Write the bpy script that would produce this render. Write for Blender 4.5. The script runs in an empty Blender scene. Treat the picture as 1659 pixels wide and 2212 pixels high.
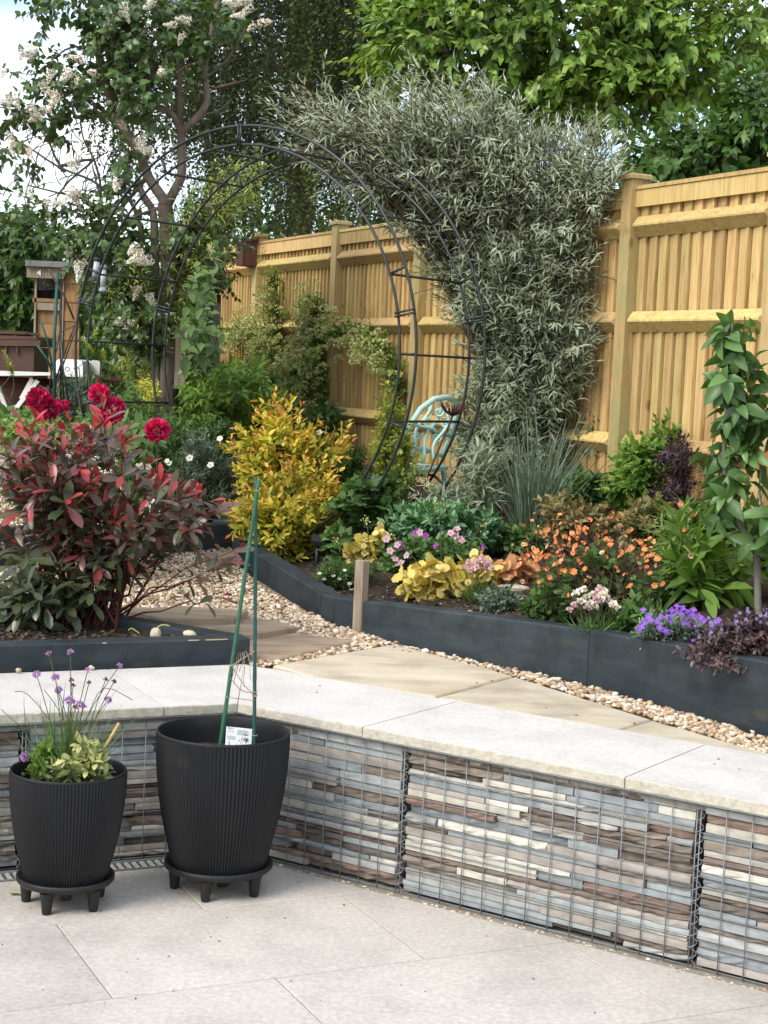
import bpy, math, random
import numpy as np
from mathutils import Vector, Matrix
random.seed(7); RNG = np.random.default_rng(11)
SC = bpy.context.scene; COL = SC.collection; D = bpy.data

# ------------------------------------------------------------------ camera, sky, sun, exposure
CAMH, FPX, PW, PH = 1.70, 3551.4, 1659.0, 2212.0
PITCH, ROLL = 0.0846088, 0.0448012
FWD = np.array([0, math.cos(PITCH), -math.sin(PITCH)])
_r = np.array([1.0, 0, 0]); _u = np.cross(_r, FWD)
RGT = math.cos(ROLL) * _r + math.sin(ROLL) * _u
UPV = -math.sin(ROLL) * _r + math.cos(ROLL) * _u
EYE = np.array([0, 0, CAMH])
cam = D.cameras.new('camera'); camo = D.objects.new('camera', cam); COL.objects.link(camo)
cam.sensor_fit = 'VERTICAL'; cam.sensor_height = 24.0; cam.lens = 24.0 * FPX / PH
cam.clip_start = 0.05; cam.clip_end = 2000
camo.matrix_world = Matrix(((RGT[0], UPV[0], -FWD[0], 0), (RGT[1], UPV[1], -FWD[1], 0), (RGT[2], UPV[2], -FWD[2], CAMH), (0, 0, 0, 1)))
SC.camera = camo

SUNV = np.array([-0.56, -0.54, 0.70]); SUNV /= np.linalg.norm(SUNV)
SUN_STRENGTH, SKY_STRENGTH, EXPOSURE = 1.75, 0.15, 0.90
w = D.worlds.new('World'); SC.world = w; w.use_nodes = True
nt = w.node_tree; bg = nt.nodes['Background']; bg.inputs[1].default_value = SKY_STRENGTH
sky = nt.nodes.new('ShaderNodeTexSky'); sky.sky_type = 'NISHITA'; sky.sun_disc = False
sky.sun_elevation = math.asin(SUNV[2]); sky.sun_rotation = math.atan2(SUNV[0], SUNV[1])
sky.air_density = 1.0; sky.dust_density = 1.2; sky.ozone_density = 1.5
tc = nt.nodes.new('ShaderNodeTexCoord'); mp = nt.nodes.new('ShaderNodeMapping'); mp.inputs['Scale'].default_value = (2.2, 2.2, 5.0)
nz = nt.nodes.new('ShaderNodeTexNoise'); nz.inputs['Scale'].default_value = 2.4; nz.inputs['Detail'].default_value = 7; nz.inputs['Roughness'].default_value = .55
cr = nt.nodes.new('ShaderNodeValToRGB'); cr.color_ramp.elements[0].position = .40; cr.color_ramp.elements[1].position = .62
mx = nt.nodes.new('ShaderNodeMixRGB'); mx.inputs[2].default_value = (7.0, 7.1, 7.3, 1)
nt.links.new(tc.outputs['Generated'], mp.inputs[0]); nt.links.new(mp.outputs[0], nz.inputs['Vector'])
nt.links.new(nz.outputs['Fac'], cr.inputs[0]); nt.links.new(cr.outputs[0], mx.inputs[0])
nt.links.new(sky.outputs[0], mx.inputs[1]); nt.links.new(mx.outputs[0], bg.inputs[0])
sl = D.lights.new('sun', 'SUN'); sl.energy = SUN_STRENGTH; sl.angle = math.radians(26); sl.color = (1, .93, .82)
so = D.objects.new('sun', sl); COL.objects.link(so); so.rotation_euler = Vector(SUNV).to_track_quat('Z', 'Y').to_euler(); so.location = (-6, -4, 9)
vs = SC.view_settings; vs.view_transform = 'Standard'; vs.look = 'None'; vs.gamma = 1; vs.exposure = EXPOSURE; vs.use_curve_mapping = False
SC.cycles.use_denoising = True; SC.cycles.max_bounces = 7; SC.cycles.diffuse_bounces = 4; SC.cycles.transmission_bounces = 4
SC.cycles.caustics_reflective = False; SC.cycles.caustics_refractive = False

# ------------------------------------------------------------------ point helpers (measured from the photograph)
def ray(u, v): return FWD + RGT * ((u - PW / 2) / FPX) - UPV * ((v - PH / 2) / FPX)
def at(u, v, Y):
    d = ray(u, v); return EYE + d * (Y / d[1])
def on_z(u, v, z):
    d = ray(u, v); return EYE + d * ((z - CAMH) / d[2])
def on_plane(u, v, n, c):                      # n.p = c
    d = ray(u, v); return EYE + d * ((c - n @ EYE) / (n @ d))
def proj(P):
    d = np.asarray(P, float) - EYE; z = d @ FWD
    return PW / 2 + FPX * (d @ RGT) / z, PH / 2 - FPX * (d @ UPV) / z, z
def unit(v): v = np.asarray(v, float); return v / np.maximum(np.linalg.norm(v, axis=-1, keepdims=True), 1e-9)

P4 = np.array([1.326, 9.0, 0]); FD = np.array([-.429, .903, 0.]); FN = np.array([-.903, -.429, 0.])   # fence line: direction away, normal towards the garden
def G(y): return .52 + .08 * np.clip(np.asarray(y, float) - 7.0, 0, 3.2)         # garden level
def gp(u, v, lift=0.):
    p = on_z(u, v, .52 + lift)
    if p[1] > 7:
        p = on_plane(u, v, np.array([0, -.08, 1.]), .52 - .56 + lift)
        if p[1] > 10.2 or p[1] < 0: p = on_z(u, v, .776 + lift)
    return p
def Bz(x, y): return np.maximum(.95 - .16 * ((np.asarray(x) - P4[0]) * FN[0] + (np.asarray(y) - P4[1]) * FN[1]), .63)
_bn = np.array([.16 * FN[0], .16 * FN[1], 1.0]); _bc = .95 + .16 * (P4[0] * FN[0] + P4[1] * FN[1])
def bp(u, v):                                  # soil of the long bed, kept 0.2 m clear of the fence
    d = ray(u, v)
    for t in np.arange(5., 16., .02):
        p = EYE + d * (t / d[1])
        if p[2] <= min(max(float(Bz(p[0], p[1])), .66), .95): break
        if (p - P4) @ FN < .22: p[2] = .92; break
    return p
def bd(u, Y):                                  # soil of the long bed under pixel column u at depth Y
    p = at(u, 800, Y); return np.array([p[0], p[1], min(max(float(Bz(p[0], p[1])), .66), .95)])
def fence_pt(u, v, off=0.):                    # on a vertical plane parallel to the fence, off metres towards the garden
    return on_plane(u, v, FN, FN @ P4 + off)

# ------------------------------------------------------------------ materials
def newmat(name):
    m = D.materials.new(name); m.use_nodes = True; n = m.node_tree; return m, n, n.nodes['Principled BSDF']
def N(n, t, **k):
    x = n.nodes.new(t)
    for a, b in k.items():
        if a[0] == '_': setattr(x, a[1:], b)
        else: x.inputs[a.replace('_', ' ')].default_value = b
    return x
def ramp(n, cols, pos=None):
    r = n.nodes.new('ShaderNodeValToRGB'); e = r.color_ramp.elements
    while len(e) < len(cols): e.new(.5)
    for i, c in enumerate(cols):
        e[i].position = pos[i] if pos else i / max(1, len(cols) - 1); e[i].color = (*c, 1)
    return r
def m_noise(name, cols, scale=8., rough=.7, bump=.2, bscale=None, dist=.01, detail=6, stretch=(1, 1, 1), obj_rand=0., spec=.3, metal=0., pos=None, world=False, speck=None, stain=None):
    m, n, b = newmat(name); L = n.links.new
    src = N(n, 'ShaderNodeNewGeometry').outputs['Position'] if world else N(n, 'ShaderNodeTexCoord').outputs['Object']
    mpn = N(n, 'ShaderNodeMapping'); mpn.inputs['Scale'].default_value = stretch; L(src, mpn.inputs[0])
    vec = mpn.outputs[0]
    if obj_rand:
        oi = N(n, 'ShaderNodeObjectInfo'); mu = N(n, 'ShaderNodeMath', _operation='MULTIPLY'); mu.inputs[1].default_value = 37.
        L(oi.outputs['Random'], mu.inputs[0]); ad = N(n, 'ShaderNodeVectorMath', _operation='ADD'); L(vec, ad.inputs[0]); L(mu.outputs[0], ad.inputs[1]); vec = ad.outputs[0]
    t = N(n, 'ShaderNodeTexNoise', Scale=scale, Detail=detail, Roughness=.6); L(vec, t.inputs['Vector'])
    r = ramp(n, cols, pos or [.3 + .4 * i / max(1, len(cols) - 1) for i in range(len(cols))]); L(t.outputs['Fac'], r.inputs[0]); out = r.outputs[0]
    if obj_rand:
        mr = N(n, 'ShaderNodeMapRange'); mr.inputs['To Min'].default_value = 1 - obj_rand; mr.inputs['To Max'].default_value = 1 + obj_rand; L(oi.outputs['Random'], mr.inputs['Value'])
        hs = N(n, 'ShaderNodeHueSaturation'); L(out, hs.inputs['Color']); L(mr.outputs[0], hs.inputs['Value']); out = hs.outputs[0]
    if speck:
        t3 = N(n, 'ShaderNodeTexNoise', Scale=speck[0], Detail=3, Roughness=.7); L(vec, t3.inputs['Vector'])
        r3 = ramp(n, [(0, 0, 0), (1, 1, 1)], [speck[1], speck[1] + .08]); L(t3.outputs['Fac'], r3.inputs[0])
        mm = N(n, 'ShaderNodeMixRGB'); mm.inputs[2].default_value = (*speck[2], 1); L(r3.outputs[0], mm.inputs[0]); L(out, mm.inputs[1]); out = mm.outputs[0]
    if stain:                                     # broad weathering: (scale, darkest factor)
        t5 = N(n, 'ShaderNodeTexNoise', Scale=stain[0], Detail=5, Roughness=.6); L(N(n, 'ShaderNodeNewGeometry').outputs['Position'], t5.inputs['Vector'])
        r5 = ramp(n, [(stain[1],) * 3, (1, 1, 1), (1.06,) * 3], [.36, .52, .68]); L(t5.outputs['Fac'], r5.inputs[0]); m5 = N(n, 'ShaderNodeMixRGB', _blend_type='MULTIPLY'); m5.inputs[0].default_value = 1; L(out, m5.inputs[1]); L(r5.outputs[0], m5.inputs[2]); out = m5.outputs[0]
    L(out, b.inputs['Base Color']); b.inputs['Roughness'].default_value = rough; b.inputs['Specular IOR Level'].default_value = spec; b.inputs['Metallic'].default_value = metal
    if bump:
        t2 = N(n, 'ShaderNodeTexNoise', Scale=bscale or scale * 4, Detail=8, Roughness=.65); L(vec, t2.inputs['Vector'])
        bu = N(n, 'ShaderNodeBump', Strength=bump, Distance=dist); L(t2.outputs['Fac'], bu.inputs['Height']); L(bu.outputs[0], b.inputs['Normal'])
    return m
def m_leaf(name, cols, pos=None, trans=.28, rough=.45, spec=.35, tint=(1.25, 1.2, .55), gain=1.22):
    cols = [tuple(min(.9, x * (gain if max(c) < .4 else 1.)) for x in c) for c in cols]
    m, n, b = newmat(name); L = n.links.new
    a = N(n, 'ShaderNodeAttribute', _attribute_name='var'); r = ramp(n, cols, pos); L(a.outputs['Fac'], r.inputs[0])
    g = N(n, 'ShaderNodeNewGeometry'); t = N(n, 'ShaderNodeTexNoise', Scale=3.5, Detail=2); L(g.outputs['Position'], t.inputs['Vector'])
    mr = N(n, 'ShaderNodeMapRange'); mr.inputs['From Min'].default_value = .3; mr.inputs['From Max'].default_value = .7; mr.inputs['To Min'].default_value = .75; mr.inputs['To Max'].default_value = 1.25; L(t.outputs['Fac'], mr.inputs['Value'])
    hs = N(n, 'ShaderNodeHueSaturation'); L(r.outputs[0], hs.inputs['Color']); L(mr.outputs[0], hs.inputs['Value'])
    L(hs.outputs[0], b.inputs['Base Color']); b.inputs['Roughness'].default_value = rough; b.inputs['Specular IOR Level'].default_value = spec
    tr = N(n, 'ShaderNodeBsdfTranslucent'); mt = N(n, 'ShaderNodeMixRGB', _blend_type='MULTIPLY'); mt.inputs[0].default_value = 1; mt.inputs[2].default_value = (*tint, 1); L(hs.outputs[0], mt.inputs[1]); L(mt.outputs[0], tr.inputs['Color'])
    ms = N(n, 'ShaderNodeMixShader'); ms.inputs[0].default_value = trans; L(b.outputs[0], ms.inputs[1]); L(tr.outputs[0], ms.inputs[2])
    L(ms.outputs[0], n.nodes['Material Output'].inputs[0]); return m
def m_col(name, rough=.75, bump=.0, spec=.3):               # colour read from the mesh's 'col' attribute
    m, n, b = newmat(name); L = n.links.new
    a = N(n, 'ShaderNodeAttribute', _attribute_name='col'); g = N(n, 'ShaderNodeNewGeometry'); t = N(n, 'ShaderNodeTexNoise', Scale=90., Detail=4); L(g.outputs['Position'], t.inputs['Vector'])
    mr = N(n, 'ShaderNodeMapRange'); mr.inputs['To Min'].default_value = .7; mr.inputs['To Max'].default_value = 1.3; L(t.outputs['Fac'], mr.inputs['Value'])
    hs = N(n, 'ShaderNodeHueSaturation'); L(a.outputs['Color'], hs.inputs['Color']); L(mr.outputs[0], hs.inputs['Value']); L(hs.outputs[0], b.inputs['Base Color'])
    b.inputs['Roughness'].default_value = rough; b.inputs['Specular IOR Level'].default_value = spec; return m
def m_plain(name, c, rough=.6, spec=.3, metal=0.):
    return m_noise(name, [tuple(x * .85 for x in c), tuple(min(1, x * 1.12) for x in c)], 14., rough, .08, 60., .004, spec=spec, metal=metal)

# ------------------------------------------------------------------ mesh helpers
def tag(o, label=None, cat=None, group=None, kind=None):
    if label: o['label'] = label
    if cat: o['category'] = cat
    if group: o['group'] = group
    if kind: o['kind'] = kind
    return o
def empty(name, loc, label=None, cat=None, group=None, kind=None):
    o = D.objects.new(name, None); COL.objects.link(o); o.location = [float(x) for x in loc]; o.empty_display_size = .1
    return tag(o, label, cat, group, kind)
def link(name, me, parent=None, mtx=None):
    o = D.objects.new(name, me); COL.objects.link(o)
    if parent is not None: o.parent = parent
    if mtx is not None: o.matrix_local = mtx
    return o
def org(parent):
    p = np.zeros(3)
    while parent is not None: p = p + np.array(parent.location); parent = parent.parent
    return p
def np_mesh(name, V, T, mat, var=None, col=None, smooth=False, matidx=None):
    me = D.meshes.new(name); V = np.asarray(V, np.float32); T = np.asarray(T, np.int32)
    me.vertices.add(len(V)); me.vertices.foreach_set('co', V.ravel())
    me.loops.add(T.size); me.loops.foreach_set('vertex_index', T.ravel())
    me.polygons.add(len(T)); k = T.shape[1]
    me.polygons.foreach_set('loop_start', np.arange(0, T.size, k, dtype=np.int32))
    try: me.polygons.foreach_set('loop_total', np.full(len(T), k, np.int32))
    except Exception: pass
    if matidx is not None: me.polygons.foreach_set('material_index', np.asarray(matidx, np.int32))
    if smooth: me.polygons.foreach_set('use_smooth', np.ones(len(T), bool))
    if var is not None:
        a = me.attributes.new('var', 'FLOAT', 'POINT'); a.data.foreach_set('value', np.asarray(var, np.float32))
    if col is not None:
        a = me.attributes.new('col', 'FLOAT_COLOR', 'POINT'); c = np.ones((len(V), 4), np.float32); c[:, :3] = col; a.data.foreach_set('color', c.ravel())
    for m in (mat if isinstance(mat, (list, tuple)) else [mat]): me.materials.append(m)
    me.update(); me.validate(); return me
class MB:
    def __init__(s): s.v = []; s.f = []; s.m = []; s.sm = []
    def add(s, V, F, mi=0, smooth=False):
        b = len(s.v); s.v += [tuple(float(c) for c in p) for p in V]
        for f in F: s.f.append(tuple(b + i for i in f)); s.m.append(mi); s.sm.append(smooth)
    def box(s, c, ax, hs, mi=0, bev=0.):          # centre, 3 axis vectors, half sizes
        c = np.asarray(c, float); A = [np.asarray(a, float) for a in ax]
        V = [c + sx * A[0] * hs[0] + sy * A[1] * hs[1] + sz * A[2] * hs[2] for sx in (-1, 1) for sy in (-1, 1) for sz in (-1, 1)]
        s.add(V, [(0, 1, 3, 2), (4, 6, 7, 5), (0, 4, 5, 1), (2, 3, 7, 6), (0, 2, 6, 4), (1, 5, 7, 3)], mi)
    def prism(s, poly, z0, z1, mi=0, bev=0.):        # vertical prism, optional chamfer at the top edge
        P = [np.array([p[0], p[1]], float) for p in poly]; n = len(P)
        ar = sum(P[i][0] * P[(i + 1) % n][1] - P[(i + 1) % n][0] * P[i][1] for i in range(n))
        if ar < 0: P = P[::-1]
        zz = (lambda z, i: z[i] if isinstance(z, (list, tuple, np.ndarray)) else z)
        if ar < 0 and isinstance(z1, (list, tuple)): z1 = z1[::-1]
        if ar < 0 and isinstance(z0, (list, tuple)): z0 = z0[::-1]
        V = [(p[0], p[1], zz(z0, i)) for i, p in enumerate(P)] + [(p[0], p[1], zz(z1, i) - bev) for i, p in enumerate(P)]
        F = [tuple(range(n))[::-1]] + [(i, (i + 1) % n, n + (i + 1) % n, n + i) for i in range(n)]
        if bev:
            for i, p in enumerate(P):
                e0 = unit(P[i] - P[i - 1]); e1 = unit(P[(i + 1) % n] - P[i]); nn = unit(np.array([-e0[1] - e1[1], e0[0] + e1[0]])); k = max(.35, nn @ np.array([-e0[1], e0[0]]))
                q = p + nn * bev / k; V.append((q[0], q[1], zz(z1, i)))
            F += [(n + i, n + (i + 1) % n, 2 * n + (i + 1) % n, 2 * n + i) for i in range(n)] + [tuple(range(2 * n, 3 * n))]
        else: F.append(tuple(range(n, 2 * n)))
        s.add(V, F, mi)
    def tube(s, pts, r, k=6, mi=0, cap=True, closed=False):
        P = [np.asarray(p, float) for p in pts]; n = len(P); R = r if isinstance(r, (list, tuple, np.ndarray)) else [r] * n
        V = []; ref = None
        for i, p in enumerate(P):
            t = unit((P[(i + 1) % n] if closed or i < n - 1 else p) - (P[i - 1] if closed or i > 0 else p))
            if ref is None: ref = np.array([0, 0, 1.]) if abs(t[2]) < .9 else np.array([1., 0, 0])
            x = unit(np.cross(t, ref)); y = np.cross(x, t); ref = y
            for j in range(k):
                a = 2 * math.pi * j / k; V.append(p + R[i] * (math.cos(a) * x + math.sin(a) * y))
        F = []
        for i in range(n if closed else n - 1):
            for j in range(k):
                a, b = i * k + j, i * k + (j + 1) % k; c, d = ((i + 1) % n) * k + (j + 1) % k, ((i + 1) % n) * k + j
                F.append((a, d, c, b))
        if cap and not closed: F += [tuple(range(k)), tuple(range((n - 1) * k, n * k))[::-1]]
        s.add(V, F, mi, k > 4)
    def lathe(s, prof, c, k=32, mi=0, smooth=True, rib=0., closed=False):   # prof: (r,z)
        V = []
        for (r, z) in prof:
            for j in range(k):
                a = 2 * math.pi * j / k; rr = r + (rib * (1 if j % 2 else -1) if r > .02 else 0)
                V.append((c[0] + rr * math.cos(a), c[1] + rr * math.sin(a), c[2] + z))
        F = [(i * k + j, i * k + (j + 1) % k, (i + 1) * k + (j + 1) % k, (i + 1) * k + j) for i in range(len(prof) - 1) for j in range(k)]
        if closed: F += [tuple(range(k))[::-1], tuple(range((len(prof) - 1) * k, len(prof) * k))]
        s.add(V, F, mi, smooth)
    def mesh(s, name, mat, o=(0, 0, 0)):
        me = D.meshes.new(name); me.from_pydata([(a - o[0], b - o[1], c - o[2]) for a, b, c in s.v], [], s.f)
        for m in (mat if isinstance(mat, (list, tuple)) else [mat]): me.materials.append(m)
        me.polygons.foreach_set('material_index', s.m); me.polygons.foreach_set('use_smooth', s.sm); me.update(); return me
    def build(s, name, mat, parent=None):
        return link(name, s.mesh(name, mat, org(parent)), parent)
def solo(name, mb, mat, label, cat, group=None, kind=None):     # a thing that is one mesh, its origin at the mesh's base
    A = np.array(mb.v); o = np.array([A[:, 0].mean(), A[:, 1].mean(), A[:, 2].min()])
    ob = link(name, mb.mesh(name, mat, o)); ob.location = o; return tag(ob, label, cat, group, kind)
ICO_V = []; _t = (1 + 5 ** .5) / 2
for a, b in ((-1, _t), (1, _t), (-1, -_t), (1, -_t)): ICO_V += [(a, b, 0), (0, a, b), (b, 0, a)]
ICO_V = unit(np.array([(-1, _t, 0), (1, _t, 0), (-1, -_t, 0), (1, -_t, 0), (0, -1, _t), (0, 1, _t), (0, -1, -_t), (0, 1, -_t), (_t, 0, -1), (_t, 0, 1), (-_t, 0, -1), (-_t, 0, 1)]))
ICO_T = np.array([(0, 11, 5), (0, 5, 1), (0, 1, 7), (0, 7, 10), (0, 10, 11), (1, 5, 9), (5, 11, 4), (11, 10, 2), (10, 7, 6), (7, 1, 8), (3, 9, 4), (3, 4, 2), (3, 2, 6), (3, 6, 8), (3, 8, 9), (4, 9, 5), (2, 4, 11), (6, 2, 10), (8, 6, 7), (9, 8, 1)])
def subdiv(V, T):
    V = list(map(tuple, V)); c = {}; o = []
    def mid(a, b):
        k = (min(a, b), max(a, b))
        if k not in c: V.append(tuple(unit((np.array(V[a]) + np.array(V[b])) / 2))); c[k] = len(V) - 1
        return c[k]
    for a, b, d in T:
        x, y, z = mid(a, b), mid(b, d), mid(d, a); o += [(a, x, z), (b, y, x), (d, z, y), (x, y, z)]
    return np.array(V), np.array(o)
ICO2 = subdiv(ICO_V, ICO_T); ICO3 = subdiv(*ICO2)
def rock(name, c, r, mat, label, cat='rock', seed=1, parent=None):
    g = np.random.default_rng(seed); V, T = ICO3; V = V.copy()
    for _ in range(7):
        d = unit(g.normal(size=3)); k = V @ d; V += d * (-np.clip(k - g.uniform(.55, .85), 0, 1))[:, None] * .9
    V = V * (1 + .04 * g.normal(size=(len(V), 1))); V = V * np.array(r); V[:, 2] -= V[:, 2].min() * .72
    o = link(name, np_mesh(name, V, T, mat), parent); o.location = np.array(c) - org(parent)
    return tag(o, label, cat) if parent is None else o

# ------------------------------------------------------------------ leaves
def leaf_shape(wd, st=((.3, 1.), (.68, .72)), fold=.12, curl=.18):
    V = [(0, 0, 0)]; 
    for t, wk in st:
        z = -curl * t * t; V += [(0, t, z), (-wd / 2 * wk, t, z + fold * wd * wk), (wd / 2 * wk, t, z + fold * wd * wk)]
    V.append((0, 1, -curl)); n = len(st); tip = len(V) - 1; T = [(0, 1, 2), (0, 3, 1)]
    for i in range(n - 1):
        a, b = 1 + 3 * i, 4 + 3 * i
        T += [(a, b, b + 1), (a, b + 1, a + 1), (a, a + 2, b + 2), (a, b + 2, b)]
    a = 1 + 3 * (n - 1); T += [(a, tip, a + 1), (a, a + 2, tip)]
    return np.array(V, float), np.array(T)
def lobed(n, inner, wav=.12, start=-2.4, end=2.4, seed=0):
    g = np.random.default_rng(seed); V = [(0, 0, 0.05)]; k = 2 * n + 1
    for i in range(k):
        a = start + (end - start) * i / (k - 1); r = (.55 if i % 2 else .55 * inner) * (1 - .12 * abs(a) / 2.4); V.append((r * math.sin(a), .42 + r * math.cos(a) - .42 * 0 , wav * g.uniform(-1, 1)))
    V = np.array(V); V[0] = (0, .35, .03); V = np.vstack([V, [(0, 0, 0)]])
    T = [(0, i + 1, i) for i in range(1, k)] + [(0, 1, k + 1), (0, k + 1, k)]
    return V, np.array(T)
SH = dict(lance=leaf_shape(.24, ((.35, 1.), (.7, .7))), willow=leaf_shape(.155, ((.3, 1.), (.65, .75)), .1, .3), oval=leaf_shape(.42, ((.35, .95), (.72, .85)), .1, .15), ovate=leaf_shape(.55, ((.28, 1.), (.65, .68)), .1, .2),
          heart=leaf_shape(.74, ((.10, .72), (.32, 1.), (.68, .60)), .08, .3), obov=leaf_shape(.36, ((.28, .55), (.62, 1.), (.86, .72)), .12, .2), curly=leaf_shape(.56, ((.22, .85), (.5, 1.), (.8, .6)), .22, .5), diamond=leaf_shape(.5, ((.42, 1.),), .12, .1), slim=leaf_shape(.22, ((.4, 1.),), .1, .15), small=leaf_shape(.6, ((.45, 1.),), .1, .12), grass=leaf_shape(.014, ((.3, 1.), (.6, .9), (.85, .55)), .2, .35), blade=leaf_shape(.05, ((.3, 1.), (.6, .9), (.85, .55)), .2, .5), strap=leaf_shape(.09, ((.3, 1.), (.6, .9), (.85, .55)), .2, .55), broad=leaf_shape(.34, ((.2, .6), (.45, 1.), (.75, .75)), .12, .35),
          lob5=lobed(5, .62, .06, seed=1), round5=lobed(9, .90, .055, seed=2), feather=lobed(7, .35, .05, seed=3))
_leafmesh = {}
class Foliage:
    def __init__(s, shape, mat): s.sh = shape; s.mat = mat; s.tw = Twigs(); s.P = []; s.Dr = []; s.U = []; s.S = []; s.V = []
    def add(s, P, Dr, U, S, V):
        n = len(P); s.P.append(np.asarray(P)); s.Dr.append(np.broadcast_to(Dr, (n, 3))); s.U.append(np.broadcast_to(U, (n, 3))); s.S.append(np.broadcast_to(S, (n,)) * RNG.uniform(.75, 1.2, n)); s.V.append(np.broadcast_to(V, (n,)))
    def finish(s, parent, nparts=100, part='leaf', rest='foliage'):
        if s.tw.L: s.tw.build('twigs', M_BROWNTWIG, parent)['kind'] = 'stuff'
        P = np.vstack(s.P); Y = unit(np.vstack(s.Dr)); U = np.vstack(s.U); S = np.concatenate(s.S); V = np.clip(np.concatenate(s.V), .01, .99)
        X = unit(np.cross(Y, U)); Z = np.cross(X, Y); o = org(parent)
        u, v, z = proj(P); score = np.where((u > 0) & (u < PW) & (v > 0) & (v < PH), S / z, 0) * (1.2 - .6 * (z - z.min()) / max(.01, z.max() - z.min()))
        order = np.argsort(-score); isp = np.zeros(len(P), bool); isp[order[:min(nparts, int((score > 0).sum()))]] = True
        LV, LT = SH[s.sh]
        for i in np.nonzero(isp)[0]:
            q = int(V[i] * 6); key = (s.sh, s.mat.name, q)
            if key not in _leafmesh: _leafmesh[key] = np_mesh(part, LV, LT, s.mat, var=np.full(len(LV), (q + .5) / 6), smooth=True)
            k = float(S[i]); x, y, zz = X[i] * k, Y[i] * k, Z[i] * k; p = P[i] - o
            link(part, _leafmesh[key], parent, Matrix(((x[0], y[0], zz[0], p[0]), (x[1], y[1], zz[1], p[1]), (x[2], y[2], zz[2], p[2]), (0, 0, 0, 1))))
        r = ~isp
        if r.any():
            B = (P[r] - o)[:, None, :] + S[r][:, None, None] * (LV[None, :, 0:1] * X[r][:, None, :] + LV[None, :, 1:2] * Y[r][:, None, :] + LV[None, :, 2:3] * Z[r][:, None, :])
            m = len(B); T = (LT[None] + (np.arange(m) * len(LV))[:, None, None]).reshape(-1, 3)
            ob = link(rest, np_mesh(rest, B.reshape(-1, 3), T, s.mat, var=np.repeat(V[r], len(LV)), smooth=True), parent); ob['kind'] = 'stuff'
def tubes(A, B, ra, rb, k=4):                        # many tapered twigs in one mesh
    A = np.asarray(A, float); B = np.asarray(B, float); n = len(A); t = unit(B - A)
    ref = np.where(np.abs(t[:, 2:3]) < .9, np.array([[0, 0, 1.]]), np.array([[1., 0, 0]])); x = unit(np.cross(t, ref)); y = np.cross(x, t)
    ang = 2 * np.pi * np.arange(k) / k; rg = np.cos(ang)[None, :, None] * x[:, None] + np.sin(ang)[None, :, None] * y[:, None]
    ra = np.broadcast_to(ra, (n,)); rb = np.broadcast_to(rb, (n,))
    V = np.concatenate([A[:, None] + rg * ra[:, None, None], B[:, None] + rg * rb[:, None, None]], 1).reshape(-1, 3)
    T = []
    for j in range(k):
        a, b = j, (j + 1) % k; T += [(a, k + b, b), (a, k + a, k + b)]
    T = (np.array(T)[None] + (np.arange(n) * 2 * k)[:, None, None]).reshape(-1, 3); return V, T
class Twigs:
    def __init__(s): s.L = []
    def add(s, A, B, ra, rb, k=4): s.L.append(tubes(A, B, ra, rb, k))
    def poly(s, pts, r0, r1, k=6):
        pts = np.asarray(pts, float); n = len(pts); r = np.linspace(r0, r1, n); s.add(pts[:-1], pts[1:] + unit(pts[1:] - pts[:-1]) * r[1:, None] * .3, r[:-1], r[1:], k)
    def build(s, name, mat, parent):
        o = org(parent); Vs, Ts, b = [], [], 0
        for V, T in s.L: Vs.append(V - o); Ts.append(T + b); b += len(V)
        return link(name, np_mesh(name, np.vstack(Vs), np.vstack(Ts), mat, smooth=True), parent)
GA = 2.39996
def shoots(F, start, dirs, length, n, L, spread=(65, 20), droop=.15, var=(.2, .8), vj=.15, bend=0., tw=None, tr=.0015, pair=False, t0=.1, vadd=0., lj=1.):
    start = np.asarray(start, float); N_ = len(start); dirs = unit(dirs); length = np.broadcast_to(length, (N_,))
    t = np.linspace(t0, 1, n)[None, :]; T = np.repeat(dirs[:, None], n, 1).copy(); T[..., 2] += bend * t; T = unit(T)
    pos = start[:, None] + dirs[:, None] * (length[:, None] * t)[..., None]; pos[..., 2] += bend * .5 * (length[:, None] * t * t)
    ref = np.where(np.abs(dirs[:, 2:3]) < .85, np.array([[0, 0, 1.]]), np.array([[1., 0, 0]])); x = unit(np.cross(dirs, ref)); y = np.cross(x, dirs)
    k = np.arange(n)[None, :]; ph = RNG.uniform(0, 6.28, (N_, 1)) + ((k // 2) * 1.57 + (k % 2) * math.pi if pair else k * GA) + RNG.normal(0, .25, (N_, n))
    a = np.radians(spread[0] + (spread[1] - spread[0]) * t + RNG.normal(0, 9, (N_, n)))
    rad = np.cos(ph)[..., None] * x[:, None] + np.sin(ph)[..., None] * y[:, None]
    dr = np.cos(a)[..., None] * T + np.sin(a)[..., None] * rad; dr[..., 2] -= droop * (1 - .6 * t)
    up = T * .8 + np.array([0, 0, .5])
    v = var[0] + (var[1] - var[0]) * t + RNG.normal(0, vj, (N_, n)) + np.broadcast_to(vadd, (N_,))[:, None]
    sz = L * (1 - .35 * np.abs(t - .45) * 1.6) * np.ones((N_, 1)) * RNG.uniform(1 - .15 * lj, 1 + .15 * lj, (N_, 1))
    F.add(pos.reshape(-1, 3), dr.reshape(-1, 3), up.reshape(-1, 3), sz.ravel(), v.ravel())
    if tw is not None: tw.add(start, pos[:, -1], tr * 1.3, tr * .6, 3)
def bez(b, tips, lean=.3, rise=.6, K=7, jit=.02):
    b = np.asarray(b, float); tips = np.asarray(tips, float); n = len(tips); b = np.broadcast_to(b, (n, 3))
    c = b + (tips - b) * np.array([lean, lean, rise]); t = np.linspace(0, 1, K)[None, :, None]
    P = (1 - t) ** 2 * b[:, None] + 2 * t * (1 - t) * c[:, None] + t * t * tips[:, None]
    P[:, 1:-1] += RNG.normal(0, jit, (n, K - 2, 3)); return P
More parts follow.
